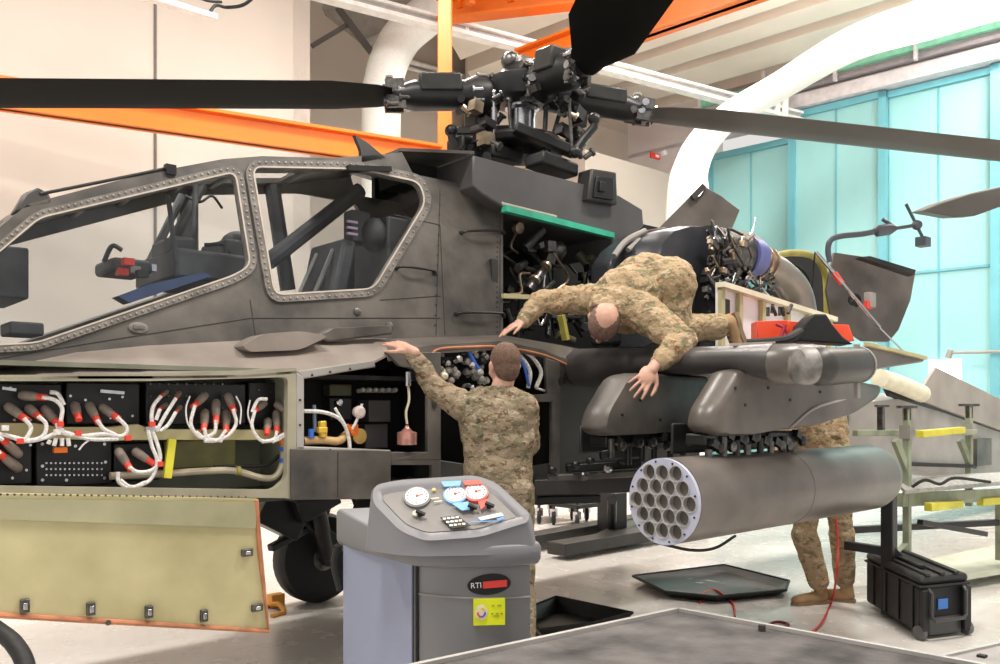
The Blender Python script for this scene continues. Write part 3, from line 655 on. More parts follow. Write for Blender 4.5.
cable([(303, 411), (322, 412), (337, 417), (345, 426), (349, 440), (350, 455)], .010); cable([(335, 408), (342, 420), (347, 428)], .008); cable([(362, 404), (356, 422), (350, 432)], .008); cable([(347, 425), (353, 434)], .012, mt=ORANGE)
m = MB(); m.lathe(Y(357, 412, -.80), (0, -1, 0), [(0, .03), (.03, .034), (.04, .02)], 14); part(m, 'pressure_cap', mat('pinkish_cap', (.70, .58, .56), .4))
m = MB(); m.lathe(Y(357, 436, -.76), (0, -1, 0), [(0, .042), (.03, .042), (.032, .022)], 18); part(m, 'orange_flange', mat('golden_flange', (.62, .40, .12), .35, .5))
m = MB(); m.box(Y(354, 430, -.80), (.04, .02, .06)); part(m, 'cable_tag', ORANGE)
m = MB(); m.lathe(Y(337, 404, -.78), (0, -.9, .3), [(0, .02), (.03, .02), (.04, .012)], 12); part(m, 'steel_fitting', STEEL)
# jar on the right
c = Y(407, 438, YS+.02); m = MB(); m.lathe(c-V((0, 0, .04)), (0, 0, 1), [(0, .02), (.004, .055), (.07, .055), (.08, .03), (.1, .012), (.11, .01)], 18); part(m, 'fluid_reservoir', COPPER)
cable([(407, 424), (406, 412), (409, 400), (408, 384)], .007, YS+.02, CREAMY, 'fill_line'); m = MB(); m.cyl(Y(408, 372, YS+.02), Y(408, 386, YS+.02), .018, 10); part(m, 'line_fitting', STEEL)
m = MB(); m.lathe(Y(434, 402, YS-.012), (0, -1, 0), [(0, .04), (.006, .04), (.007, .022)], 18, sc=(.4, 1)); part(m, 'oval_port', PAINT_D)

# rear equipment bay behind the standing soldier (px 430-575)
top2 = [(388, 352), (432, 345), (500, 341), (540, 349), (574, 362)]
m = MB(); A_ = [SH(385, 339), SH(440, 337), SH(503, 335), Y(560, 345, -.58), Y(585, 350, -.58)]; B_ = [S0(*p) for p in top2]; n = 5
m.add(A_+B_+[p-V((0, 0, .05)) for p in B_]+[p-V((0, 0, .05)) for p in A_], [(i, i+1, n+i+1, n+i) for i in range(n-1)]+[(n+i, n+i+1, 2*n+i+1, 2*n+i) for i in range(n-1)]+[(2*n+i, 2*n+i+1, 3*n+i+1, 3*n+i) for i in range(n-1)]+[(0, 5, 10, 15), (4, 9, 14, 19)])
part(m, 'walkway', PAINT_B)
m = MB(); m.tube([Y(440, 375, YS), Y(433, 356, YS), Y(440, 349, YS), Y(470, 347, YS), Y(500, 347, YS), Y(540, 354, YS), Y(570, 366, YS)], .008, 8); part(m, 'bay_lip', ORANGE_E)
xl3, xr3 = S0(443, 420).x, S0(560, 420).x
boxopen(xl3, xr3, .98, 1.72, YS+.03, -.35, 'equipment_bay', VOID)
framed([(556, 364), (578, 362), (700, 362), (700, 468), (575, 480), (556, 500)], [], 'aft_side_panel', YS, .05, PAINT_D)
framed([(546, 358), (560, 362), (560, 498), (552, 498), (552, 402), (500, 402), (500, 396), (548, 394)], [], 'bay_post', YS-.01, .03, PAINT)
framed([(440, 460), (505, 470), (560, 462), (560, 500), (440, 500)], [], 'lower_access_panel', YS+.01, .03, PAINT_D)
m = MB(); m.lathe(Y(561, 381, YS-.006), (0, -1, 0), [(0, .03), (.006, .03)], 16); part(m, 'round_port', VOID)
for k in range(48):
    px = random.uniform(436, 484); py = random.uniform(351, 388); p = Y(px, py, random.uniform(-.84, -.72)); m = MB()
    m.lathe(p, (random.uniform(-.4, .4), -1, random.uniform(-.3, .8)), [(0, .018), (.04, .022), (.05, .012)], 10); part(m, 'plug', random.choice([MATS['pale_plug'], PAINT_L, STEEL, TAUPE, CREAMY, BLACK]))
cable([(468, 350), (474, 362), (482, 374)], .012, -.84, BLUE, 'blue_hose')
cable([(512, 350), (522, 358), (530, 372), (528, 388)], .013, -.84); cable([(520, 349), (532, 357), (541, 372), (536, 388)], .013, -.84); cable([(516, 352), (524, 366), (529, 386)], .009, -.85, BLUE, 'blue_hose')
cable([(536, 388), (548, 392), (556, 396)], .008, -.84)

# belly and starboard sponson
xn = Y(-75, 400, -.8).x; xe = 1.6
m = MB(); m.box(((xn+xe)/2, 0, 1.02), (xe-xn, 1.66, .05)); part(m, 'belly_panel', PAINT_D)
m = MB(); m.box(((xn+xe)/2, .72, 1.34), (xe-xn, .28, .6)); part(m, 'starboard_sponson', PAINT, bevel=.04)
m = MB(); m.box(((xn+xe)/2, .45, 1.5), (xe-xn, .2, .5)); part(m, 'inner_bulkhead', PAINT_D)

for (x0, y0, x1, y1, w_, h_, dd, mt_) in ((534, 487, 640, 483, .12, .10, 5.25, PAINT_D), (534, 500, 600, 498, .1, .05, 5.35, BLACK), (566, 468, 640, 463, .14, .05, 5.1, BLACK), (548, 478, 640, 473, .08, .04, 5.0, PAINT), (600, 455, 640, 452, .1, .06, 4.9, BLACK)):
    m = MB(); m.beam(D(x0, y0, dd), D(x1, y1, dd), w_, h_); part(m, 'lower_rail', mt_, bevel=.008)
for (px, py) in ((575, 465), (590, 461), (607, 468), (583, 476), (622, 460), (552, 470)):
    m = MB(); p = D(px, py, 4.95); m.lathe(p, -FW, [(0, .025), (.05, .025), (.06, .012)], 12); part(m, 'lower_fitting', random.choice([DSTEEL, STEEL, BLACK]))
# ---------------- wing
def airfoil(y, xl, zc, ch, th):
    pts = []
    for (u, t_) in ((0, 0), (.02, .3), (.08, .5), (.25, .55), (.6, .42), (1, .04), (1, -.04), (.6, -.3), (.25, -.5), (.08, -.48), (.02, -.3)):
        pts.append(V((xl+u*ch, y, zc+t_*th)))
    return pts
m = MB(); m.loft([airfoil(-.84, -.42, 1.71, 1.3, .25), airfoil(-1.2, -.46, 1.72, 1.2, .20), airfoil(-1.7, -.53, 1.715, 1.1, .15), airfoil(-2.2, -.63, 1.70, 1.0, .14), airfoil(-2.45, -.68, 1.67, .92, .19)])
wg = part(m, 'stub_wing', mat('wing_paint', (.085, .08, .08), .35, 0, .2, 2.5), ang=50)
# wing tip cap
m = MB(); r1 = airfoil(-2.45, -.68, 1.66, .92, .20); r2 = airfoil(-2.56, -.64, 1.66, .84, .19); r3 = airfoil(-2.60, -.55, 1.66, .7, .14)
m.loft([r1, r2, r3]); m.build('wing_tip', PAINT_B, wg, ang=60)
m = MB(); m.plate([V((-.60, -2.2, 1.765)), V((-.3, -2.16, 1.785)), V((-.3, -2.28, 1.785))], (0, 0, .015)); m.build('wing_marker', SEAL, wg)
# tip nacelle with dark lamp cover
a = D(816, 367, 3.78); b = D(857, 365, 4.12); ax = (b-a)
m = MB(); m.lathe(a, ax, [(-.03, .03), (-.01, .055), (.02, .080), (.05, .088), (ax.length, .086), (ax.length+.01, .06)], 24); m.build('tip_lamp', PAINT_D, wg)
m = MB(); m.lathe(a+ax*1.0, ax, [(0, .090), (.015, .090)], 24); m.beam(a+ax*1.0+V((0, -.0, .10)), a+ax*1.0+V((0, 0, -.16)), .02, .03); m.build('lamp_ring', PAINT_L, wg)
m = MB(); m.lathe(D(797, 366, 3.76), D(812, 366, 3.78)-D(797, 366, 3.76), [(-.02, .03), (.0, .075), (.03, .085), (.07, .085)], 20); m.build('tip_collar', mat('bare_mottled_metal', (.22, .21, .2), .5, .2, .5, 14), wg)
# aft wing flap / open panel
m = MB(); m.plate([Y(*p, -2.35) for p in ((866, 346), (905, 352), (925, 358), (924, 362), (866, 371))], (0, .3, 0)); fl = part(m, 'wing_flap', PAINT_B, bevel=.01)
m = MB(); m.beam(Y(866, 344, -2.37), Y(925, 358, -2.37), .03, .02); m.build('flap_edge', YPRIM, fl)

# ---------------- pylons and rocket pod
YP = -2.2
def pylon(out, y, th, mt):
    m = MB(); P_ = [Y(*p, y) for p in out]; n = len(P_); c = sum(P_, V((0, 0, 0)))/n
    rings = [[c+(p-c)*.92+V((0, -th/2, 0)) for p in P_], [c+(p-c)*.985+V((0, -th*.36, 0)) for p in P_], [p.copy() for p in P_], [c+(p-c)*.97+V((0, th*.32, 0)) for p in P_], [c+(p-c)*.86+V((0, th/2, 0)) for p in P_]]
    m.loft(rings); return part(m, 'weapon_pylon', mt, ang=50)
p2 = pylon(roundpoly([(695, 428), (698, 410), (722, 371), (732, 368), (800, 374), (872, 386), (868, 397), (842, 414), (800, 426), (765, 430), (735, 436), (704, 436)], 7), YP, .2, PAINT_B)
p1 = pylon(roundpoly([(588, 430), (592, 412), (612, 378), (622, 373), (700, 376), (700, 428), (640, 434), (596, 436)], 7), -1.62, .2, PAINT)
for (pyl, pts_) in ((p2, ((745, 405), (790, 400), (768, 388), (820, 392), (735, 388))), (p1, ((640, 400), (660, 420), (622, 415)))):
    m = MB()
    for (px, py) in pts_: m.lathe(Y(px, py, YP-.1 if pyl is p2 else -1.72), (0, -1, 0), [(0, .008), (.006, .008)], 10)
    m.build('panel_fastener', BLACK, pyl)
m = MB(); m.tube([Y(790, 428, YP-.1), Y(815, 408, YP-.105), Y(850, 398, YP-.09)], .008, 6); m.build('pylon_crease', PAINT_L, p2)
# ejector racks
def rack(x0, x1, y0, yy, n_):
    m = MB(); a = Y(x0, y0, yy)+V((0, .03, 0)); b = Y(x1, y0-4, yy)+V((0, .03, 0)); m.beam(a, b, .12, .06); m.beam(a+V((.05, .18, 0)), b+V((.1, .18, 0)), .02, .16)
    rk = part(m, 'ejector_rack', BLACK, bevel=.01)
    for i in range(n_):
        p = a+(b-a)*((i+.5)/n_)+V((random.uniform(-.02, .02), -.07, random.uniform(-.05, .02))); m = MB()
        if i % 3 == 0: m.cyl(p, p+V((0, 0, -.10)), .018, 10)
        elif i % 3 == 1: m.box(p, (.05, .04, .04), Matrix.Rotation(.4, 3, 'Y'))
        else: m.lathe(p, (0, -1, 0), [(0, .028), (.02, .028), (.03, .012)], 12)
        m.build('rack_fitting', random.choice([DSTEEL, BLACK, BLACK, BLACK, DSTEEL]), rk)
    return rk
rack(602, 690, 441, -1.62, 18); rack(700, 795, 440, YP, 24)
c0 = D(663, 501.5, 3.97); c1 = D(868, 477, 5.31); ax = (c1-c0).normalized(); Lp = (c1-c0).length; RP = .203
pod = MB(); n = 48; u, w_ = basis(ax)
pod.lathe(c0, ax, [(.0, RP*.985), (.015, RP), (Lp*.5, RP), (Lp, RP*.985), (Lp+.07, RP*.9), (Lp+.12, RP*.7), (Lp+.14, RP*.4)], n)
# drop the front cap face (tube plate closes it)
pod.f = [f for f in pod.f if not (len(f) == n and min(f) == 0)]; pod.m = [0]*len(pod.f)
podo = part(pod, 'rocket_pod', PAINT_B, ang=50)
for t_ in (.02, Lp*.5):
    m = MB(); m.lathe(c0+ax*t_, ax, [(0, RP+.0015), (.006, RP+.0015)], n); m.build('pod_band', PAINT_B, podo)
PF = mat('lilac_grey_pod_face', (.50, .52, .66), .45, 0, .08, 10)
zz = V((0, 0, 1)); sx = ax.cross(zz).normalized(); sz = sx.cross(ax).normalized()
cen = []
pit = .0775
for r_, cnt in enumerate((3, 4, 5, 4, 3)):
    for i in range(cnt): cen.append(((i-(cnt-1)/2)*pit, (2-r_)*pit*.87))
rot_ = math.radians(0)
def pf(a_, b_): return c0-ax*.003+sx*a_+sz*b_
outer = [pf(RP*math.cos(2*math.pi*j/48), RP*math.sin(2*math.pi*j/48)) for j in range(48)]
rt = .0358
holes = [[pf(cx_+rt*math.cos(2*math.pi*j/16), cy_+rt*math.sin(2*math.pi*j/16)) for j in range(16)] for cx_, cy_ in cen]
m = MB(); m.plate(outer, ax*.02, holes); m.build('tube_plate', PF, podo)
TUBEIN = mat('grey_tube_bore', (.52, .50, .47), .6, 0)
for cx_, cy_ in cen:
    m = MB(); k = 16
    rings = [[pf(cx_+rr_*math.cos(2*math.pi*j/k), cy_+rr_*math.sin(2*math.pi*j/k))+ax*t_ for j in range(k)] for t_, rr_ in ((-.006, rt+.003), (-.006, rt), (.11, rt))]
    m.loft(rings, caps=False); m.add(rings[2], [tuple(range(k))], 1); m.build('rocket_tube', [TUBEIN, mat('tube_bottom', (.25, .24, .22), .5)], podo)
m = MB()
for a_ in range(0, 360, 30): m.lathe(pf(.188*math.cos(math.radians(a_+12)), .188*math.sin(math.radians(a_+12))), -ax, [(0, .005), (.004, .005)], 8)
m.build('plate_bolt', BLACK, podo)
m = MB(); m.tube([D(655, 542, 4.3), D(690, 550, 4.4), D(715, 548, 4.5), D(735, 536, 4.7)], .008, 8); m.build('pod_cable', RUBBER, podo)

# ---------------- engine area
NAC = mat('satin_black_nacelle', (.035, .037, .045), .35, 0, .15, 2)
nac = [(646, 262), (650, 243), (662, 231), (680, 226), (693, 226), (702, 236), (704, 262), (704, 345), (646, 345)]
m = MB(); P_ = [Y(px, py, -1.0) for px, py in nac]; c = sum(P_, V((0, 0, 0)))/len(P_)
m.loft([[c+(p-c)*.95+V((.02, -.08, 0)) for p in P_], P_, [p+V((0, .3, 0)) for p in P_]]); part(m, 'engine_inlet_cowl', NAC, ang=50)
m = MB(); m.plate([Y(*p, -.78) for p in ((611, 262), (620, 248), (636, 236), (652, 229), (670, 226), (670, 345), (611, 345))], (0, .2, 0)); part(m, 'inlet_shoulder', NAC, bevel=.03)
m = MB(); m.tube([Y(614, 256, -.82), Y(626, 241, -.82), Y(645, 231, -.82)], .022, 8); m.tube([Y(628, 250, -.84), Y(640, 240, -.84)], .02, 8); part(m, 'inlet_rim', PAINT_L)
m = MB(); m.plate([Y(*p, -1.15) for p in ((704, 290), (720, 290), (720, 346), (700, 346))], (0, .3, 0)); part(m, 'engine_firewall', BLACK)
dr2 = MB(); dr2.plate([D(*p, 7.6) for p in ((655, 232), (689, 197), (700, 196), (706, 187), (722, 196), (740, 210), (728, 238), (716, 262))], FW*.03); part(dr2, 'engine_access_door', PAINT_B, bevel=.006)
m = MB(); m.beam(D(704, 186, 7.58), D(692, 198, 7.58), .05, .05); part(m, 'door_bracket', PAINT_D)
YE = -1.05
m = MB(); m.cyl(Y(706, 252, YE), Y(745, 258, YE), .19, 24); eng = part(m, 'engine', DSTEEL)
for k in range(110):
    px = random.uniform(704, 748); py = random.uniform(240, 300); p = Y(px, py, YE-random.uniform(.1, .24)); m = MB(); t_ = random.random()
    if t_ < .4:
        q = [p]
        for _ in range(3): q.append(q[-1]+V((random.uniform(-.14, .14), random.uniform(-.03, .03), random.uniform(-.12, .12))))
        m.tube(q, random.uniform(.006, .012), 8); nm = 'engine_pipe'
    elif t_ < .75: m.cyl(p, p+V((random.uniform(-.09, .09), .02, random.uniform(-.09, .09))), random.uniform(.015, .03), 12); nm = 'engine_fitting'
    else: m.box(p, (random.uniform(.02, .05),)*3, Matrix.Rotation(random.uniform(0, 1), 3, 'Y')); nm = 'engine_module'
    m.build(nm, random.choice([DSTEEL, STEEL, BLACK, DSTEEL, BLACK, BRASS, DSTEEL]), eng)
for k in range(28):
    p = Y(random.uniform(742, 775), random.uniform(272, 306), YE-.25); m = MB()
    q = [p, p+V((random.uniform(-.08, .08), 0, random.uniform(-.06, .06))), p+V((random.uniform(-.12, .12), -.02, random.uniform(-.1, .1)))]
    m.tube(q, .009, 6); m.build('engine_pipe', random.choice([DSTEEL, STEEL, BLACK]), eng)
m = MB(); m.tube([Y(743, 256, YE-.06), Y(753, 259, YE-.06)], .155, 20, 1); m.build('engine_band', mat('blue_lilac_band', (.16, .18, .45), .4, .3), eng)
m = MB(); m.tube([Y(748, 258, YE), Y(768, 266, YE)], [.125, .115], 20, 1)
for i in range(3): a = Y(752+i*6, 259+i*2.5, YE); m.lathe(a, (1, 0, -.15), [(0, .135), (.02, .135)], 20)
m.build('compressor_case', BRASS, eng)
m = MB(); m.tube([Y(764, 264, YE), Y(780, 274, YE), Y(795, 292, YE), Y(800, 318, YE), Y(801, 345, YE)], [.115, .12, .13, .14, .14], 20); m.build('exhaust_duct', mat('brown_grey_duct', (.32, .28, .25), .35, .4), eng)
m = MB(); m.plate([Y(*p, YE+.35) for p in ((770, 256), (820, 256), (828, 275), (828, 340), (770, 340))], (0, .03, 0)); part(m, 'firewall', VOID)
m = MB(); m.tube([Y(768, 258, YE-.02), Y(790, 253, YE-.02), Y(812, 256, YE-.02), Y(824, 270, YE-.02), Y(827, 300, YE-.02), Y(826, 340, YE-.02)], .028, 10); part(m, 'cowl_frame', YPRIM2)
m = MB(); m.tube([Y(815, 252, YE-.1), Y(812, 285, YE-.1), Y(810, 318, YE-.1)], .008, 6); m.tube([Y(790, 262, YE), Y(806, 274, YE), Y(812, 300, YE)], .01, 6); part(m, 'engine_harness', RUBBER)
# white-lined lower cowling
CO = lambda px, py: Y(px, py, -1.38)
m = MB(); m.plate(pm([(718, 286), (829, 320), (829, 352), (718, 350)], CO), (0, .02, 0)); cw = part(m, 'cowling_panel', WHITEP)
m = MB()
for px in (719, 737, 760, 785, 806, 827):
    m = MB(); m.beam(CO(px, 287+(px-718)*.31)-V((0, .02, 0)), CO(px, 350)-V((0, .02, 0)), .03, .04); m.build('cowling_rib', YPRIM, cw)
m = MB(); m.beam(CO(716, 285)-V((0, .03, 0)), CO(830, 320)-V((0, .03, 0)), .07, .035); m.build('cowling_edge', CREAMY, cw)
m = MB(); m.plate(pm([(724, 298), (730, 300), (730, 318), (724, 316)], lambda a, b: Y(a, b, -1.39)), (0, .01, 0)); m.build('cowling_slot', BLACK, cw)
# large raised cowl door on the right
gd = [(834, 252), (862, 256), (916, 272), (911, 300), (899, 330), (889, 342), (862, 341), (832, 322), (826, 290)]
m = MB(); P_ = [D(px, py, 6.9+(px-830)*.004) for px, py in gd]; c = sum(P_, V((0, 0, 0)))/len(P_)
m.plate(P_, FW*.04); cd = part(m, 'raised_cowl_door', PAINT_B, bevel=.01)
m = MB(); m.plate([D(*p, 6.85) for p in ((860, 257), (870, 256), (916, 270), (914, 275))], FW*.1); m.build('door_flange', PAINT_D, cd)
m = MB(); m.box(D(870, 300, 6.8), (.10, .06, .12)); m.build('door_latch_box', PAINT_L, cd, bevel=.01)
m = MB(); m.box(D(868, 305, 6.76), (.09, .03, .06)); m.build('red_latch', RED, cd)
m = MB(); m.lathe(D(854, 300, 6.85), -FW, [(0, .05), (.02, .05)], 16); m.build('latch_ring', BLACK, cd)
m = MB(); m.cyl(D(816, 252, 6.6), D(880, 328, 6.5), .014, 10); m.cyl(D(834, 273, 6.58), D(842, 284, 6.57), .024, 10, mi=1); m.cyl(D(853, 300, 6.55), D(858, 306, 6.55), .02, 10, mi=2); m.cyl(D(880, 328, 6.5), D(904, 352, 6.5), .006, 8)
part(m, 'door_stay', [STEEL, RED, BLACK])
m = MB(); m.tube([D(830, 262, 6.6), D(828, 250, 6.6), D(831, 240, 6.6), D(842, 236, 6.6), D(862, 234, 6.6), D(878, 231, 6.6)], .022, 12); m.lathe(D(874, 231.5, 6.6), D(897, 228, 6.6)-D(874, 231.5, 6.6), [(0, .025), (.02, .045), (.12, .045), (.17, .022)], 16)
m.cyl(D(895, 228.5, 6.6), D(917, 225, 6.6), .014, 10); m.cyl(D(906, 204, 6.6), D(924, 240, 6.6), .012, 10); m.box(D(923, 242, 6.6), (.10, .08, .07)); m.cyl(D(882, 219, 6.6), D(893, 226, 6.6), .014, 10); m.ell(D(917, 225, 6.6), .04)
part(m, 'air_data_probe', mat('probe_grey', (.09, .1, .12), .4, .3))

# ---------------- tail
m = MB(); tb = [(858, 396), (892, 393), (940, 409), (1060, 450), (1060, 482), (985, 480), (880, 470), (858, 462)]
P_ = [Y(px, py, -.42) for px, py in tb]; c = sum(P_, V((0, 0, 0)))/len(P_)
m.loft([[c+(p-c)*.9+V((0, -.03, 0)) for p in P_], [p+V((0, .1, 0)) for p in P_], [p+V((0, .8, 0)) for p in P_]]); tbo = part(m, 'tail_boom', PAINT_L, ang=50)
m = MB(); m.plate([Y(*p, -.5) for p in ((936, 367), (1060, 428), (1060, 446), (1000, 430), (916, 399))], (0, .04, 0)); m.build('tail_access_cover', mat('warm_grey_cover', (.33, .29, .26), .5, 0, .15, 2), tbo, bevel=.01)
m = MB(); m.plate([Y(*p, -.47) for p in ((886, 388), (940, 402), (1060, 442), (1060, 452), (940, 411), (890, 396))], (0, .04, 0)); m.build('tail_gap', BLACK, tbo)
m = MB(); m.tube([Y(880, 378, -.55), Y(898, 384, -.55), Y(922, 394, -.55)], .10, 12); m.build('tail_duct', CREAMY, tbo)
m = MB(); m.box(Y(982, 452, -.5), (.5, .06, .35)); m.build('tail_hatch', PAINT, tbo)
m = MB(); m.beam(Y(905, 463, -.5), Y(975, 467, -.5), .04, .04); m.build('tail_step', BLACK, tbo)
part(MB().box((2.8, 0, 1.75), (3.2, .9, .5)), 'aft_fuselage', PAINT, bevel=.05)

# ---------------- landing gear
def gear(s):
    yw = 1.02*s; wx = Y(317, 563, 1.02).x-(.14 if s < 0 else 0)
    m = MB(); c = V((wx, yw, .335)); m.lathe(c-V((0, .11, 0)), (0, 1, 0), [(0, .17), (.0, .25), (.02, .31), (.06, .335), (.16, .335), (.20, .31), (.22, .25), (.22, .17)], 40)
    wh = part(m, 'main_wheel', RUBBER); m = MB(); m.lathe(c-V((0, .12, 0)), (0, 1, 0), [(0, .06), (.01, .09), (.03, .17), (.2, .17), (.23, .09), (.24, .06)], 24); m.build('wheel_hub', DSTEEL, wh)
    m = MB(); m.cyl((wx, yw-.16*s, .36), (wx-.35, yw-.5*s, 1.05), .06, 14); m.cyl((wx, yw-.16*s, .36), (wx+.6, yw-.5*s, 1.02), .05, 12); m.cyl((wx, yw-.02*s, .335), (wx, yw-.2*s, .335), .05, 12)
    m.box((wx-.28, yw-.42*s, .86), (.32, .14, .3), Matrix.Rotation(-.4, 3, 'Y')); m.beam((wx-.1, yw-.2*s, .62), (wx-.55, yw-.35*s, .5), .06, .05); part(m, 'landing_gear_strut', BLACK, bevel=.01)
    m = MB(); m.tube([(wx-.1, yw-.2*s, .95), (wx+.15, yw-.15*s, .9), (wx+.3, yw-.18*s, .55)], .02, 8); part(m, 'brake_line', RUBBER)
    m = MB(); m.box((wx-.42, yw-.3*s, .80), (.34, .2, .42), Matrix.Rotation(.5, 3, 'Y')); m.beam((wx-.3, yw-.25*s, .7), (wx+.05, yw-.2*s, .45), .09, .09); m.tube([(wx-.1, yw-.25*s, .60), (wx+.02, yw-.25*s, .86), (wx+.32, yw-.25*s, .82), (wx+.42, yw-.25*s, .5)], .03, 8, 3); part(m, 'gear_housing', BLACK, bevel=.03)
gear(1); gear(-1)

# ---------------- rotor
m = MB(); mc = D(522, 150, 6.38); mx_, my_ = mc.x, mc.y
def mz(py): return 1.45+(HY-py)/F*6.38
m.lathe((mx_, my_, mz(160)), (0, 0, 1), [(0, .16), (.1, .15), (mz(142)-mz(160), .14)], 24); part(m, 'mast_base', BLACK)
m = MB(); m.lathe((mx_, my_, mz(145)), (0, 0, 1), [(0, .10), (mz(112)-mz(145), .10), (mz(110)-mz(145), .13), (mz(107)-mz(145), .13), (mz(106)-mz(145), .09), (mz(95)-mz(145), .09)], 28)
part(m, 'rotor_mast', STEEL)
m = MB(); hz = mz(92); m.lathe((mx_, my_, hz-.12), (0, 0, 1), [(0, .12), (.04, .24), (.12, .28), (.18, .28), (.22, .2), (.3, .14), (.34, .1)], 28)
hub = part(m, 'rotor_hub', BLACK)
m = MB(); m.ell((mx_-.12, my_, hz+.2), .07); m.ell((mx_+.1, my_-.1, hz+.16), .06); m.lathe((mx_, my_, hz+.1), (0, 0, 1), [(0, .16), (.1, .14), (.16, .05)], 16); m.build('hub_cap', DSTEEL, hub)
def arm(p, q, w0, h0, up=(0, 0, 1)):
    m = MB(); L = (q-p).length; d = (q-p)/L; x = d.cross(V(up)).normalized(); z = x.cross(d)
    secs = [(0, .8, 1.1), (.2, 1, 1.2), (.3, .9, .9), (.75, .95, .9), (.85, .7, .7), (1, .55, .5)]; rings = []
    for t_, a_, b_ in secs: rings.append([p+d*L*t_+x*w0*a_*math.cos(2*math.pi*j/12)*.5*1.2+z*h0*b_*math.sin(2*math.pi*j/12)*.5*1.2 for j in range(12)])
    m.loft(rings); o = part(m, 'pitch_housing', BLACK, ang=40)
    m = MB(); m.beam(p+d*L*.34+z*h0*.3-x*0, p+d*L*.72+z*h0*.3, w0*1.25, h0*.65, up); m.build('housing_cover', mat('grease_black', (.022, .022, .02), .35, 0, .3, 10), o, bevel=.015)
    for k_ in range(30):
        t_ = random.choice([.06, .12, .2, .27, .8, .84, .88, .93, .97, .9, .95]); s_ = random.choice((-1, 1))
        kk_ = .6 if t_ > .7 else 1.; c = p+d*L*t_+x*w0*random.uniform(-.6, .6)*kk_+z*h0*random.uniform(-.7, .75)*kk_; m = MB(); a_ = random.choice([z, x, d])
        m.lathe(c, a_, [(-.03, .018), (.03, .018), (.035, .028), (.05, .028)], 10); m.build('hub_bolt', random.choice([DSTEEL, STEEL, STEEL, DSTEEL, PAINT_L] if t_ > .7 else [DSTEEL, STEEL, BLACK, DSTEEL]), o)
    m = MB()
    for s_ in (-1, 1): m.beam(p+d*L*.84+x*w0*.3*s_, p+d*L*1.0+x*w0*.25*s_, .03, h0*1.0, up)
    m.build('blade_clamp', DSTEEL, o)
    return o
hubc = V((mx_, my_, hz))
def blade(p, q, ch, th, leaddir, mt, st=None):
    d = (q-p).normalized(); x = (leaddir-d*leaddir.dot(d)).normalized(); z = d.cross(x).normalized(); L = (q-p).length; rings = []
    prof = [(-.5, 0), (-.42, .55), (-.2, 1), (.1, .8), (.5, .06), (.5, -.06), (.1, -.55), (-.2, -.75), (-.42, -.45)]
    st = st or [(0, .55, 1.6), (.03, .75, 1.4), (.12, 1, 1), (1, 1, 1)]
    for t_, a_, b_ in st: rings.append([p+d*L*t_+x*ch*a_*u_+z*th*b_*v_*.5 for u_, v_ in prof])
    m = MB(); m.loft(rings); return part(m, 'rotor_blade', mt, ang=50)
# left
a = D(385, 96, 6.1); arm(hubc+(a-hubc).normalized()*.2+V((0, 0, -.02)), a, .22, .20)
blade(a+(hubc-a).normalized()*.05, D(-140, 93, 5.6), .50, .07, V((.05, -1, .06)), BLADE)
# right
b = D(652, 113, 6.45); arm(hubc+(b-hubc).normalized()*.2, b, .2, .17)
blade(b, D(1130, 165, 6.5), .5, .07, V((.3, -1, -.12)), BLADE_G)
# toward the viewer
c = D(583, 66, 5.85); arm(hubc+(c-hubc).normalized()*.15+V((0, 0, .03)), c, .26, .24)
e = D(640, -30, 4.7); blade(c, e, .50, .06, V((-1, .3, .55)), BLADE, [(0, .42, 1.5), (.1, .5, 1.3), (.38, .98, 1), (1, 1, 1)])
# swashplate, links and rods
m = MB(); zs = mz(150); m.lathe((mx_, my_, zs-.02), (0, 0, 1), [(0, .2), (.01, .34), (.06, .36), (.09, .3), (.1, .2)], 28); m.beam((mx_-.3, my_-.25, zs+.04), D(575, 153, 6.1), .1, .07); m.beam(D(455, 132, 6.3), D(512, 130, 6.3), .07, .06); part(m, 'swashplate', BLACK, bevel=.01)
def link(pts, r, mt, nm='control_link'):
    m = MB(); m.tube([D(*p) for p in pts], r, 10, 1)
    for p in (pts[0], pts[-1]): m.ell(D(*p), r*1.5, n=10)
    part(m, nm, mt)
link([(451, 131, 6.2), (452, 140, 6.2), (463, 152, 6.2), (480, 158, 6.2)], .032, BLACK, 'scissor_link'); link([(575, 152, 6.05), (583, 140, 6.05), (594, 127, 6.05), (594, 119, 6.05)], .03, BLACK, 'scissor_link')
link([(494, 92, 6.1), (494, 148, 6.1)], .012, STEEL, 'pitch_rod'); link([(569, 100, 6.05), (572, 150, 6.05)], .012, DSTEEL, 'pitch_rod'); link([(486, 128, 6.2), (482, 160, 6.2)], .012, STEEL, 'pitch_rod'); link([(509, 100, 6.2), (512, 140, 6.2)], .016, DSTEEL, 'pitch_rod')
link([(546, 108, 6.2), (544, 150, 6.2)], .018, BLACK, 'pitch_rod'); link([(560, 112, 6.3), (548, 152, 6.3)], .016, BLACK, 'pitch_rod')
m = MB(); m.cyl(D(494, 108, 6.1), D(494, 124, 6.1), .024, 12); part(m, 'rod_sleeve', STEEL)
m = MB(); m.box(D(552, 166, 6.1), (.36, .2, .1), Matrix.Rotation(.1, 3, 'Y')); m.box(D(470, 150, 6.3), (.3, .2, .13)); m.box(D(500, 156, 6.2), (.3, .2, .10)); m.box(D(478, 120, 6.4), (.16, .16, .2)); part(m, 'actuator', BLACK, bevel=.02)
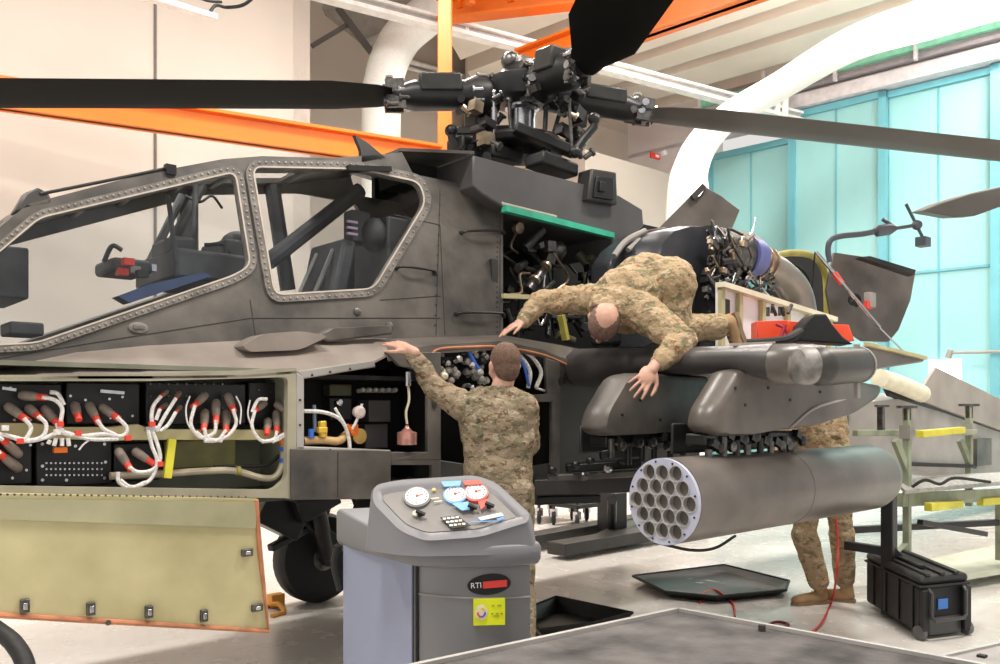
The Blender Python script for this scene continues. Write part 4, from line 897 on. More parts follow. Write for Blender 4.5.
for k in range(54):
    px_ = random.uniform(458, 590); py_ = random.uniform(80, 160)
    if 498 < px_ < 548 and py_ > 98: px_ = random.choice((random.uniform(462, 496), random.uniform(552, 588)))
    p = D(px_, py_, 6.2+random.uniform(-.15, .15)); m = MB()
    if random.random() < .5: m.box(p, (random.uniform(.04, .12), .08, random.uniform(.03, .09)), Matrix.Rotation(random.uniform(-.6, .6), 3, 'Y'))
    else: m.lathe(p, (random.uniform(-1, 1), -.4, random.uniform(-1, 1)), [(0, .02), (.06, .02), (.065, .032), (.08, .032)], 10)
    part(m, 'hub_fitting', random.choice([BLACK, BLACK, DSTEEL, BLACK, BRASS]), bevel=0)

# blade tip of the neighbouring helicopter at the right
m = MB(); P_ = [D(921, 211, 7), D(940, 203, 7), D(972, 193, 7), D(1100, 165, 7), D(1100, 192, 7), D(1000, 207, 7), D(975, 216, 7), D(955, 217, 7)]
m.plate(P_, FW*.2+V((0, 0, .03))); tr_ = part(m, 'neighbour_blade_tip', BLADE_G, bevel=.01)


# ================================================================== PEOPLE
def fuse(mb, name, mt, parent, voxel=.007, smooth=4, wrinkle=0, wscale=.12, target=None):
    o = mb.build(name, mt, parent, smooth=True)
    md = o.modifiers.new('r', 'REMESH'); md.mode = 'VOXEL'; md.voxel_size = voxel; md.use_smooth_shade = True
    s_ = o.modifiers.new('s', 'SMOOTH'); s_.iterations = smooth; s_.factor = .5
    if wrinkle:
        tx = bpy.data.textures.new('folds', 'CLOUDS'); tx.noise_scale = wscale; tx.noise_depth = 2
        d_ = o.modifiers.new('d', 'DISPLACE'); d_.texture = tx; d_.strength = wrinkle; d_.mid_level = .5; d_.texture_coords = 'LOCAL'
    bpy.context.view_layer.update()
    dg = bpy.context.evaluated_depsgraph_get(); ne = bpy.data.meshes.new_from_object(o.evaluated_get(dg))
    o.modifiers.clear(); old = o.data; o.data = ne; bpy.data.meshes.remove(old)
    for p in ne.polygons: p.use_smooth = True
    if not ne.materials: ne.materials.append(mt)
    return o
def cap(m, p, q, r1, r2, n=14):
    p, q = V(p), V(q); L = (q-p).length; ax = (q-p)/L; pr = []
    for i in range(5): a = math.pi/2*(1-i/4.); pr.append((-r1*math.sin(a), max(.0008, r1*math.cos(a))))
    for i in range(1, 5): a = math.pi/2*i/4.; pr.append((L+r2*math.sin(a), max(.0008, r2*math.cos(a))))
    m.lathe(p, ax, pr, n)
def head(m, c, fwd, up, hs=1.):
    fwd = fwd.normalized(); up = (up-fwd*up.dot(fwd)).normalized(); sd = fwd.cross(up)
    R = Matrix((sd, fwd, up)).transposed()
    def P_(a, b, d): return c+(sd*a+fwd*b+up*d)*hs
    _ell = m.ell
    def ell_(c_, r_, R__, n_): _ell(c_, tuple(x*hs for x in r_), R__, n_)
    m = type('H', (), {'ell': staticmethod(ell_), 'lathe': m.lathe})
    m.ell(P_(0, -.012, .03), (.075, .095, .088), R, 20); m.ell(P_(0, .025, -.035), (.058, .066, .075), R, 16)      # skull, face
    m.ell(P_(0, .058, -.085), (.034, .028, .024), R, 10)                                                            # chin
    cap(m, P_(0, .088, .012), P_(0, .106, -.026), .009*hs, .014*hs, 8); m.ell(P_(0, .098, -.03), (.019, .014, .010), R, 8)  # nose
    m.ell(P_(0, .086, -.058), (.022, .010, .006), R, 8); m.ell(P_(0, .084, -.068), (.020, .010, .006), R, 8)         # lips
    m.ell(P_(0, .078, .030), (.050, .014, .010), R, 10)                                                              # brow
    for s_ in (-1, 1):
        m.ell(P_(.074*s_, -.008, -.01), (.010, .020, .032), R, 10); m.ell(P_(.080*s_, -.014, .004), (.008, .016, .018), R, 8)  # ears
        m.ell(P_(.030*s_, .082, .010), (.013, .010, .008), R, 8); m.ell(P_(.042*s_, .055, -.035), (.022, .024, .026), R, 8)
    return P_, R
def hand(m, wr, dirn, pn, thumb, curl=.3, spread=.16, sc=1.):
    """wr wrist, dirn towards fingers, pn out of the back of the hand, thumb = side sign"""
    d = dirn.normalized(); pn = (pn-d*pn.dot(d)).normalized(); sd = d.cross(pn)*thumb
    pal = wr+d*.048*sc; R = Matrix((sd, d, pn)).transposed()
    m.ell(pal, (.041*sc, .052*sc, .017*sc), R, 14); cap(m, wr-d*.03, wr+d*.02, .026*sc, .028*sc, 12); m.ell(wr+d*.03*sc+sd*.022*sc-pn*.006, (.018*sc, .032*sc, .016*sc), R, 10)
    for i, (o_, L) in enumerate(((.029, .070), (.010, .078), (-.010, .073), (-.029, .057))):
        a = wr+d*(.088-.006*abs(i-1))*sc+sd*o_*sc; fd = (d+sd*(spread*(1.2-i)*.8)).normalized(); r = (.0090-.0006*i)*sc; ln = L*sc
        c1 = curl*(.8+.25*i); f1 = (fd*math.cos(c1)-pn*math.sin(c1)); f2 = (fd*math.cos(c1*2)-pn*math.sin(c1*2)); f3 = (fd*math.cos(c1*2.7)-pn*math.sin(c1*2.7))
        b = a+f1*ln*.45; c_ = b+f2*ln*.30; e_ = c_+f3*ln*.25
        cap(m, a-fd*.012, b, r*1.08, r, 10); cap(m, b, c_, r, r*.92, 10); cap(m, c_, e_, r*.92, r*.78, 10)
    t0 = wr+d*.022*sc+sd*.028*sc; t1 = t0+(sd*.75+d*.75-pn*.15).normalized()*.038*sc; t2 = t1+(sd*.35+d*1-pn*.25).normalized()*.032*sc; t3 = t2+(sd*.1+d*1-pn*.35).normalized()*.022*sc
    cap(m, t0, t1, .013*sc, .0105*sc, 10); cap(m, t1, t2, .0105*sc, .0095*sc, 10); cap(m, t2, t3, .0095*sc, .0078*sc, 10)
def boot(heel, toe, up, parent, ank, us=1):
    m = MB(); d = (toe-heel).normalized(); up = up.normalized()*us; L = (toe-heel).length; R = Matrix((d.cross(up).normalized(), d, up)).transposed()
    m.ell(heel+d*.05+up*.045, (.042, .05, .045), R, 12); cap(m, heel+d*.05+up*.05, ank, .046, .055, 12); cap(m, heel+d*.06+up*.05, heel+d*L*.72+up*.04, .046, .044, 12); m.ell(toe-d*.055+up*.036, (.048, .062, .036), R, 12)
    b = fuse(m, 'boot', BOOT, parent, .008, 3)
    m = MB(); m.loft([[heel+R@V((x_*w_, y_, z_)) for x_, y_, w_ in ((-1, .0, .030), (-1, .05, .043), (-1, L*.45, .036), (-1, L*.7, .050), (-1, L*.92, .040), (-1, L+.005, .012), (1, L+.005, .012), (1, L*.92, .040), (1, L*.7, .050), (1, L*.45, .036), (1, .05, .043), (1, .0, .030))] for z_ in (0, .022)])
    m.build('boot_sole', mat('tan_rubber_sole', (.25, .17, .10), .8), b)
    m = MB()
    for k in range(5): p = heel+d*(.10+.028*k)+up*(.105-.014*k); m.tube([p-R@V((.02, 0, 0)), p+up*.006, p+R@V((.02, 0, 0))], .003, 6, 2)
    m.build('bootlace', CREAMY, b)
    return b

# ---- soldier standing at the side bays
dA = 4.36
sA = empty('person', V((D(500, 408, dA).x, D(500, 408, dA).y, 0)), 'standing soldier seen from behind in woodland camouflage, left hand raised onto the grey shelf', 'person')
hc = D(504, 366, dA+.02)
neck = D(498, 394, dA+.01); shL = D(466, 408, dA+.02); shR = D(524, 407, dA-.04)
elL = D(434, 388, dA+.10); wrL = D(410, 350, dA+.06)
elR = D(528, 446, dA+.20); wrR = D(512, 420, dA+.46)
pel = D(498, 492, dA+.0); hipL = D(484, 500, dA+.02); hipR = D(514, 500, dA-.03)
kL = D(480, 592, dA+.02); kR = D(520, 592, dA-.05)
def gz(p, z): q = V(p); q.z = z; return q
aL = gz(D(478, 660, dA+.06), .11); aR = gz(D(524, 660, dA-.05), .11)
print('A arm', (shL-elL).length, (elL-wrL).length, 'z', hc.z, shL.z, pel.z)
fA = (FW*.95-RT*.35+UP*.05).normalized()
m = MB(); Pf, R_ = head(m, hc, fA, UP*1-fA*.0)
cap(m, neck+V((0, 0, -.04)), hc+V((0, 0, -.05))-fA*.02, .062, .055); cap(m, neck-V((0, 0, .20)), pel, .10, .12); cap(m, shL, elL, .05, .038); cap(m, elL, wrL, .036, .025); cap(m, shR, elR, .05, .04); cap(m, elR, wrR, .04, .026); cap(m, shL, shR, .06, .06)
cap(m, hipL, kL, .08, .05); cap(m, hipR, kR, .08, .05); cap(m, kL, aL, .05, .035); cap(m, kR, aR, .05, .035); m.ell(aL+V((0, .03, -.04)), .05); m.ell(aR+V((0, .03, -.04)), .05)
hd = (D(384, 338, dA+.12)-wrL).normalized(); hand(m, wrL, hd, (UP*.8-FW*.5), -1, .22, .12, 1.05)
hand(m, wrR, (wrR-elR), UP, -1, .5)
fuse(m, 'body', SKIN, sA, .006, 3)
m = MB(); m.ell(Pf(0, -.022, .035), (.079, .093, .090), R_, 24); m.ell(Pf(0, -.05, -.01), (.066, .062, .075), R_, 20)
fuse(m, 'hair', HAIR, sA, .006, 2)
m = MB()   # jacket
def torso(m, nk, sl, sr, pl, w, dpt, side, fr):
    """smooth lofted trunk"""
    ax = (nk-pl); rings = []
    for t_, a_, b_ in ((-.06, .92, 1.0), (.0, .98, 1.02), (.2, .93, .95), (.4, .92, .92), (.6, 1.0, .98), (.78, 1.05, 1.0), (.9, .98, .85), (1.0, .55, .6), (1.05, .38, .48)):
        c = pl+ax*t_; rings.append([c+side*w*a_*math.cos(2*math.pi*j/20)+fr*dpt*b_*math.sin(2*math.pi*j/20) for j in range(20)])
    m.loft(rings)
sdA = (shR-shL).normalized(); frA = sdA.cross(UP)
torso(m, neck, shL, shR, pel+V((0, 0, -.06)), .196, .13, sdA, frA); m.ell(neck-UP*.07, (.15, .10, .085), Matrix((sdA, frA, UP)).transposed(), 16)
cap(m, neck*.5+shL*.5, shL, .075, .078); cap(m, neck*.5+shR*.5, shR, .075, .078)
cap(m, shL, elL, .080, .063); cap(m, elL, wrL.lerp(elL, .16), .062, .045); cap(m, shR, elR, .078, .063); cap(m, elR, wrR, .062, .042)
m.lathe(neck-V((0, 0, .04)), UP+fA*.1, [(0, .095), (.05, .084), (.075, .078), (.08, .066), (.02, .055)], 20)
fuse(m, 'camouflage_jacket', CAMO_A, sA, .008, 3, .03, .07)
m = MB(); cap(m, hipL+UP*.04, hipR+UP*.04, .11, .11); cap(m, hipL, kL, .105, .082); cap(m, hipR, kR, .105, .082); cap(m, kL, aL+UP*.1, .078, .07); cap(m, kR, aR+UP*.1, .078, .07); cap(m, pel, pel+UP*.1, .15, .15)
fuse(m, 'camouflage_trousers', CAMO_A, sA, .010, 3, .02, .12)
ff = gz(FW, 0)
for ak in (aL, aR): h_ = gz(ak, 0)-ff*.07; boot(h_, h_+ff*.29, UP, sA, ak+UP*.09)

# ---- soldier kneeling on the wing, bent forward over the bay
dB = 5.0
sB = empty('person', D(672, 346, dB), 'kneeling soldier in sand camouflage bent head-down over the open engine bay', 'person')
hipc = D(664, 283, dB+.10); chest = D(612, 292, dB+.0); nk = D(612, 303, dB-.10)
hcB = D(604, 322, dB-.14); s1 = D(582, 299, dB+.10); s2 = D(637, 308, dB-.14)
e1 = D(540, 302, dB+.12); w1 = D(522, 322, dB+.02); h1 = D(504, 331, dB-.02)
e2 = D(681, 341, dB-.32); w2 = D(653, 368, dB-.47); h2 = D(637, 390, dB-.56)
hpL = D(656, 280, dB+.18); hpR = D(671, 284, dB-.02)
k1 = D(664, 328, dB+.2); k2 = D(674, 330, dB-.02)
a1 = D(716, 325, dB+.28); a2 = D(715, 327, dB+.05)
print('B arm', (s1-e1).length, (e1-w1).length, (s2-e2).length, (e2-w2).length, 'torso', (hipc-nk).length, 'thigh', (hpR-k2).length, 'shin', (k2-a2).length, 'z', k2.z, a2.z, 'y', k2.y, hcB.y)
fB = (UP*-1.0+FW*.3-RT*.25).normalized(); uB = (-FW*.95-RT*.1-UP*.2)
HSB = 1.15
m = MB(); PfB, RB = head(m, hcB, fB, uB, HSB)
cap(m, nk, hcB+ (hcB-nk)*-.3, .058, .055); cap(m, nk.lerp(hipc, .35), hipc, .10, .12); cap(m, s1, e1, .045, .04); cap(m, e1, w1, .04, .026); cap(m, s2, e2, .045, .04); cap(m, e2, w2, .04, .027); cap(m, s1, s2, .06, .06)
cap(m, hpL, k1, .08, .055); cap(m, hpR, k2, .08, .055); cap(m, k1, a1, .05, .035); cap(m, k2, a2, .05, .035)
hand(m, w1, (h1-w1), UP*1+FW*-.2, -1, .12, .12, 1.05); hand(m, w2, (h2-w2), (RT*.3+UP*.3-FW*1.), -1, .18, .2, 1.25)
fuse(m, 'body', SKIN, sB, .006, 3)
m = MB(); m.ell(PfB(0, -.006, .026), (.080*HSB, .098*HSB, .0908*HSB), RB, 24); m.ell(PfB(0, -.045, -.02), (.072*HSB, .066*HSB, .075*HSB), RB, 20)
fuse(m, 'hair', mat('receding_brown_hair', (.20, .12, .09), .75, 0, .3, 60, .4, 200), sB, .006, 2)
m = MB(); sdB = (s2-s1).normalized(); axB = (nk-hipc).normalized(); frB = axB.cross(sdB).normalized()
spine = [hipc, hipc.lerp(nk, .35)+UP*.05, hipc.lerp(nk, .7)+UP*.05, nk+UP*.01]
for i, (c_, w_, d_) in enumerate(((hipc, .18, .16), (spine[1], .18, .165), (spine[2]-UP*.03, .195, .165), (nk.lerp(hipc, .15)-UP*.02, .18, .14), (D(632, 312, dB-.02), .15, .13), (D(618, 300, dB-.02), .15, .12))):
    R0 = Matrix((sdB, axB, frB)).transposed(); m.ell(c_, (w_, .17, d_), R0, 18)
cap(m, hipc, spine[1], .135, .13); cap(m, spine[1], spine[2], .13, .135)
m.lathe(nk+axB*.03, (hcB-nk), [(-.05, .11), (.03, .10), (.06, .092), (.065, .08), (.0, .06)], 18)
cap(m, nk.lerp(s1, .5), s1, .10, .088); cap(m, nk.lerp(s2, .5), s2, .12, .11)
cap(m, s1, e1, .090, .074); cap(m, e1, w1.lerp(e1, .12), .074, .052); cap(m, s2, e2, .115, .088); cap(m, e2, w2.lerp(e2, .25), .086, .056)
fuse(m, 'camouflage_jacket', CAMO_B, sB, .009, 3, .034, .07)
m = MB(); cap(m, hpL, hpR, .145, .145); cap(m, hipc, hpR, .155, .155); cap(m, hpL, k1, .13, .09); cap(m, hpR, k2, .14, .10); cap(m, k1, a1, .085, .08); cap(m, k2, a2, .092, .085)
fuse(m, 'camouflage_trousers', CAMO_B, sB, .010, 3, .022, .09)
for k_, a_ in ((k1, a1), (k2, a2)):
    ld = (a_-k_).normalized(); hl = a_+ld*.135+UP*.07; td = (UP*-.9+ld*.25).normalized()
    boot(hl, hl+td*.24, ld, sB, a_+ld*.0, -1)

# ---- soldier behind the rocket pod
dC = 6.25
gC = gz(D(826, 600, dC), 0)
sC = empty('person', gC, 'soldier in sand camouflage mostly hidden behind the rocket pod, tan boots on the floor', 'person')
def C(px, z, dd=0.): q = D(px-4, 408, dC+dd); q.z = z; return q
m = MB(); fC = (FW*.3-RT*.6).normalized()
hcC = C(815, 1.68); PfC, RC = head(m, hcC, fC, UP); cap(m, C(815, 1.45), C(815, 1.62), .06, .055); cap(m, C(826, .95), C(816, 1.4), .13, .12)
ks = ((C(816, .95), C(808, .52), C(822, .12, .05)), (C(838, .95), C(846, .52, .05), C(848, .12, .12)))
for h_, k_, a_ in ks: cap(m, h_, k_, .08, .055); cap(m, k_, a_+UP*.08, .05, .03)
arms = ((C(791, 1.38), C(784, 1.14, -.1), C(806, 1.08, -.25)), (C(839, 1.38), C(846, 1.14, -.1), C(832, 1.10, -.28)))
for i, (s_, e_, w_) in enumerate(arms): cap(m, s_, e_, .045, .04); cap(m, e_, w_, .04, .027); hand(m, w_, (w_-e_), UP, (-1, 1)[i], .5)
fuse(m, 'body', SKIN, sC, .007, 3)
m = MB(); m.ell(PfC(0, -.022, .032), (.079, .093, .088), RC, 20); fuse(m, 'hair', HAIR, sC, .008, 2)
m = MB(); torso(m, C(815, 1.44), None, None, C(826, .93), .185, .13, RT, FW)
for s_, e_, w_ in arms: cap(m, s_, e_, .08, .065); cap(m, e_, w_, .062, .048)
fuse(m, 'camouflage_jacket', CAMO_B, sC, .011, 3, .022, .1)
m = MB()
for h_, k_, a_ in ks: cap(m, h_, k_, .11, .085); cap(m, k_, a_+UP*.06, .095, .082)
cap(m, ks[0][0], ks[1][0], .12, .12); fuse(m, 'camouflage_trousers', CAMO_B, sC, .011, 3, .022, .1)
for i, (_, _, a_) in enumerate(ks):
    dd = (-RT*.9-FW*.25).normalized() if i == 0 else (-RT*.8+FW*.5).normalized(); dd.z = 0; h_ = gz(a_, 0)-dd*.08; boot(h_, h_+dd*.30, UP, sC, a_+UP*.10)

# ================================================================== SERVICE MACHINE (front, grey)
MG = mat('grey_blue_moulding', (.20, .20, .215), .45, 0, .06, 3, .03, 80)
MF = mat('grey_cabinet_paint', (.235, .235, .245), .42, 0, .08, 2)
MSIDE = mat('lilac_grey_side_panel', (.27, .30, .42), .45, 0, .05, 2)
dm = 3.05
bx = gz(D(440, 408, dm+.15), 0)
T_ = empty('refrigerant_service_machine', bx, 'grey wheeled refrigerant service cabinet with three round gauges in the foreground', 'service machine')
# footprint corners (front right, front-left corner, back-left) in plan
fr_ = D(530, 408, 3.02); fc = D(417, 408, 2.98); bl = D(345, 408, 3.42); br_ = fr_+(bl-fc)
def lev(py, d): return 1.45-(py-HY)/F*d
zb, zt_ = .12, 1.02
def bulge(p, q, b, n=8):
    nrm = (q-p).cross(UP).normalized()
    return [p.lerp(q, i/n)+nrm*b*(1-(2*i/n-1)**2) for i in range(n+1)]
frontc = bulge(fc, fr_, .05); 
def plan(front, k=1., c=None, z=0): return [V(((p.x-c.x)*k+c.x, (p.y-c.y)*k+c.y, z+(.16*max(0, (p-CAM).dot(FW)-3.0) if z > .94 else 0))) for p in front]
loopA = frontc+bulge(fr_, br_, .015, 4)[1:]+bulge(br_, bl, .01, 4)[1:]+bulge(bl, fc, .012, 4)[1:-1]
cc = (fr_+fc+bl+br_)/4
m = MB(); m.loft([plan(loopA, k, cc, z) for z, k in ((zb, .97), (.2, 1), (.66, 1), (.93, 1.0))]); cab = T_ and m.build('cabinet', MF, T_, ang=30)
# side panel on the left flank, front seam lines
n_ = (fc-bl).cross(UP).normalized()
if n_.dot(CAM-fc) < 0: n_ = -n_
nf = (fr_-fc).cross(UP).normalized()
if nf.dot(CAM-fc) < 0: nf = -nf
m = MB(); a, b = bl.lerp(fc, .04)+n_*.013, bl.lerp(fc, .97)+n_*.006; m.plate([gz(a, .16), gz(b, .16), gz(b, .915), gz(a, .915)], n_*.006); m.build('side_panel', MSIDE, T_)
m = MB(); m.tube([gz(fc, .15)+nf*.006, gz(fc, .92)+nf*.006], .006, 6, 1); m.build('cabinet_seam', RUBBER, T_)
def FP(t_, z, o_=0.): return gz(fc.lerp(fr_, t_)+nf*(.05*(1-(2*t_-1)**2)+o_), z)
for z_ in (.40, .80, .56):
    m = MB(); m.tube([FP(t/8., z_-.02*(t/8.), .002) for t in range(9)], .004, 6, 1); m.build('panel_seam', PAINT_L, T_)
# lid tray and console
lz = .925
m = MB(); m.loft([plan(loopA, k, cc, z) for z, k in ((lz-.03, 1.0), (lz-.025, 1.08), (lz-.005, 1.11), (lz+.035, 1.11), (lz+.05, 1.08), (lz+.052, .9))]); m.build('console_tray', MG, T_, bevel=.006)
def TP(px, py, pl_p, pl_n): return PL(px, py, pl_p, pl_n)
# sloped console: front low, back high; plane through lower front edge and rear top edge
c_fr, c_fl = D(528, 518, 3.0), D(407, 535, 2.92)
c_bl = D(372, 496, 3.02); c_bm = D(394, 481, 3.11); c_br = D(476, 475, 3.2)
pn_ = (c_fr-c_fl).cross(c_bm-c_fl).normalized()
if pn_.z < 0: pn_ = -pn_
K = lambda px, py, o_=0.: PL(px, py, c_fl, pn_)+pn_*o_
topo = roundpoly([(372, 502), (374, 485), (398, 480), (476, 475), (497, 483), (530, 514), (528, 522), (480, 537), (425, 541), (400, 531)], 9)
TPt = [K(*p) for p in topo]; n = len(TPt)
cen_ = sum(TPt, V((0, 0, 0)))/n
base = [gz(cen_+(p-cen_)*1.10, lz+.02) for p in TPt]
inner = [K(*p) for p in offset(topo, -7)]; innd = [p-pn_*.012 for p in [K(*q) for q in offset(topo, -10)]]
m = MB(); m.loft([base, [p-pn_*.012+(p-cen_)*.03 for p in TPt], TPt, inner, innd], caps=True); con = m.build('console', MG, T_, ang=50)
m = MB(); m.plate([p+pn_*.001 for p in innd], pn_*.003); m.build('control_panel', mat('control_panel_grey', (.23, .215, .205), .5), con)
def gauge(px, py, r, ring, name='gauge'):
    c = K(px, py, -.008); m = MB(); m.lathe(c, pn_, [(0, r*1.12), (.010, r*1.12), (.012, r*.98)], 28); g_ = m.build(name, ring, T_)
    m = MB(); m.lathe(c+pn_*.0125, pn_, [(0, r*.96), (.001, r*.96)], 28); m.build('dial', mat('white_dial', (.86, .82, .76), .4), g_)
    m = MB(); u_, v_ = basis(pn_)
    for k_ in range(14):
        a_ = math.radians(-30+k_*300/13.); e_ = u_*math.cos(a_)+v_*math.sin(a_); m.beam(c+pn_*.015+e_*r*.72, c+pn_*.015+e_*r*.86, .002, .001, pn_)
    m.build('scale_marks', BLACK, g_)
    m = MB(); m.beam(c+pn_*.015, c+pn_*.015+u_*r*.5+v_*r*.2, .0025, .001, pn_); m.lathe(c+pn_*.014, pn_, [(0, .004), (.004, .004)], 8); m.build('needle', RED, g_)
LB = mat('light_blue_bezel', (.22, .48, .85), .4); RB_ = mat('coral_red_bezel', (.86, .13, .10), .4)
gauge(417, 497, .044, MG); gauge(455, 495, .038, LB); gauge(476, 492.5, .040, RB_)
m = MB(); m.plate([K(*p, .010) for p in ((441, 484), (461, 483), (460, 488), (444, 489))], pn_*.003); m.build('blue_gauge_plate', LB, con); m = MB(); m.plate([K(*p, .004) for p in ((452, 505), (468, 503), (472, 510), (462, 512))], pn_*.004); m.build('blue_gauge_plate', LB, con)
m = MB(); m.plate([K(*p, .008) for p in ((463, 483), (480, 482), (482, 486), (465, 487))], pn_*.003); m.build('red_gauge_plate', RB_, con); m = MB(); m.plate([K(*p, .004) for p in ((478, 503), (488, 500), (486, 507), (481, 511))], pn_*.004); m.build('red_gauge_plate', RB_, con)
for (px, py) in ((420, 515), (472, 509), (489, 507)):
    c = K(px, py); m = MB(); m.lathe(c, pn_, [(0, .010), (.014, .009)], 12); m.beam(c+pn_*.014-RT*.014+UP*.006, c+pn_*.014+RT*.018-UP*.008, .010, .010, pn_); m.build('valve_knob', RUBBER, con)
c = K(416, 514); m = MB(); m.lathe(c, pn_, [(0, .012), (.006, .012)], 14); m.build('knob_collar', CREAMY, con)
m = MB(); m.lathe(K(434, 490), pn_, [(0, .007), (.004, .007)], 12); m.build('indicator_light', mat('amber_light', (.75, .55, .15), .4), con)
m = MB()
for (px, py) in ((435, 499), (438, 502)): m.beam(K(px-4, py, .001), K(px+4, py-1, .001), .004, .002, pn_)
m.build('printed_caption', CREAMY, con)
m = MB(); m.plate([K(*p, .001) for p in ((440, 518), (457, 516), (471, 526), (452, 529))], pn_*.002); kp = m.build('keypad', BLACK, con)
for i in range(4):
    for j in range(3):
        p = K(444.5+i*4.2+j*3.3, 519.6-i*.5+j*3.3, .004); m = MB(); m.beam(p-RT*.0055, p+RT*.0055, .008, .003, pn_); m.build('key', mat('cream_key', (.85, .83, .76), .4) if (i, j) != (2, 2) else AMBER, kp)
m = MB(); m.plate([K(*p, .001) for p in ((478, 518), (501, 513), (504, 516), (481, 521))], pn_*.002); m.build('blue_label', mat('white_blue_label', (.62, .74, .9), .4), con)
m = MB(); m.beam(K(470, 522, .001), K(500, 521, .001), .004, .001, pn_); m.beam(K(497, 520, .002), K(504, 518, .002), .010, .001, pn_); m.build('printed_caption', mat('blue_print', (.15, .35, .7), .4), con)
# badge and sticker on the front
def fpx(px, py, o_):   # point on the front face through a pixel
    best = PL(px, py, fc+nf*.045, nf); return best+nf*o_
rgt = (fr_-fc).normalized()
bc = fpx(489, 584, .008); ub = (rgt*math.cos(.06)+UP*math.sin(.06)); vb = UP
m = MB(); ring = [bc+ub*.076*math.cos(2*math.pi*j/32)+vb*.036*math.sin(2*math.pi*j/32) for j in range(32)]; m.plate(ring, -nf*.012); bd = m.build('oval_badge', RUBBER, T_)
def text(s_, loc, xd, yd, size, mt, parent, name='lettering', ext=.0008):
    cu = bpy.data.curves.new(name, 'FONT'); cu.body = s_; cu.size = size; cu.extrude = ext; cu.align_x = 'CENTER'; cu.align_y = 'CENTER'
    o = bpy.data.objects.new(name, cu); COL.objects.link(o); zd = xd.cross(yd).normalized(); yd = zd.cross(xd)
    bpy.context.view_layer.update(); me = bpy.data.meshes.new_from_object(o.evaluated_get(bpy.context.evaluated_depsgraph_get())); bpy.data.objects.remove(o)
    M = Matrix((xd, yd, zd)).transposed(); oo = origin_of(parent)
    for v_ in me.vertices: v_.co = loc+M@v_.co-oo
    me.materials.clear(); me.materials.append(mt); o = bpy.data.objects.new(name, me); COL.objects.link(o); o.parent = parent; ORG[o.name] = oo; return o
WH = mat('white_print', (.9, .9, .9), .5)
text('RTI', bc-ub*.046+nf*.003+vb*0, ub, vb, .027, WH, bd)
m = MB(); m.plate([bc+ub*a_+vb*b_+nf*.002 for a_, b_ in ((-.022, -.012), (.062, -.012), (.062, .012), (-.022, .012))], nf*.001); m.build('red_name_bar', mat('red_print', (.85, .06, .05), .4), bd)
kc = fpx(489, 611, .014); m = MB(); m.plate([kc+rgt*a_+UP*b_ for a_, b_ in ((-.055, -.046), (.055, -.046), (.055, .046), (-.055, .046))], -nf*.012); st_ = m.build('yellow_sticker', mat('lime_yellow_sticker', (.82, .90, .02), .45), T_)
m = MB(); e_ = kc-rgt*.028+nf*.002; m.plate([e_+rgt*.022*math.cos(a_*math.pi/8)+UP*.028*math.sin(a_*math.pi/8) for a_ in range(16)], nf*.0006); m.build('sticker_disc', mat('pale_yellow', (.9, .86, .55), .5), st_)
for a0, c_ in ((180, (.8, .12, .05, 1)), (240, (.3, .05, .5, 1)), (300, (.10, .10, .6, 1)), (30, (.9, .5, .05, 1))):
    m = MB(); m.tube([e_+nf*.002+rgt*.013*math.cos(math.radians(a0+k_*15))+UP*.015*math.sin(math.radians(a0+k_*15)) for k_ in range(5)], .0035, 6, 1); m.build('emblem_arc', mat('emblem_%d' % a0, c_, .4), st_)
DG = mat('olive_print', (.42, .45, .02), .5)
for k_, (a_, b_, w_) in enumerate(((.008, .022, .010), (.028, .022, .014), (.006, -.006, .008), (.022, -.006, .010), (.038, -.006, .010), (.014, -.014, .02))):
    m = MB(); q = kc+rgt*a_+UP*b_+nf*.002; m.beam(q, q+rgt*w_, .006, .0008, nf); m.build('sticker_print', DG, st_)
m = MB(); m.tube([gz(bl, .9)+n_*.03, gz(bl, .82)+n_*.05+FW*.02, gz(bl, .72)+n_*.02], .016, 8); m.build('hose_hook', RUBBER, T_)
for p in (fc, fr_, bl, br_):
    q = gz(p.lerp(cc, .15), .06); m = MB(); m.lathe(q-rgt*.02, rgt, [(0, .05), (.005, .06), (.035, .06), (.04, .05)], 20); w_ = m.build('caster', RUBBER, T_); m = MB(); m.box(q+UP*.045, (.05, .06, .06)); m.build('caster_fork', DSTEEL, w_)

# ================================================================== FOREGROUND PLATFORM AND CRATE
zp = .72
GT = mat('worn_grey_top', (.06, .056, .056), .8, 0, .3, 5, .4, 40, spec=.2, col2=(.15, .14, .137))
T2 = empty('equipment_table', gz(D(690, 640, 2.7), 0), 'worn grey flat platform top with a pale metal edge in the foreground', 'platform')
pA, pB, pC = Z(395, 672, zp), Z(678, 611, zp), Z(985, 668, zp)
pD = pA+(pC-pB); pA = pA+(pA-pB)*.4; pD = pD+(pA-pB)*.2; pD = pA+(pC-pB)
m = MB(); m.plate([pA, pB, pC, pD], (0, 0, -.05)); m.build('top', GT, T2)
m = MB()
for a, b in ((pA, pB), (pB, pC)): m.beam(a+V((0, 0, .002)), b+V((0, 0, .002)), .018, .02)
m.build('metal_edge', mat('pale_metal_edge', (.52, .50, .48), .4, .4), T2)
ctr = (pA+pB+pC+pD)/4
for p in (pA, pB, pC, pD):
    q = p.lerp(ctr, .06); m = MB(); m.box((q.x, q.y, (zp-.05)/2), (.06, .06, zp-.05)); m.build('leg', PAINT_D, T2)
m = MB(); m.plate([p.lerp(ctr, .02)+V((0, 0, -.05)) for p in (pA, pB, pC, pD)], (0, 0, -.28)); m.build('box_body', PAINT, T2)
m = MB(); p = Z(762, 631, zp); m.lathe(p, (0, 0, 1), [(0, .012), (.02, .012)], 10); m.build('stud', DSTEEL, T2)
z5 = .48; c1_, c2_, c3_ = Z(880, 640, z5), Z(927, 661, z5), Z(1030, 638, z5)
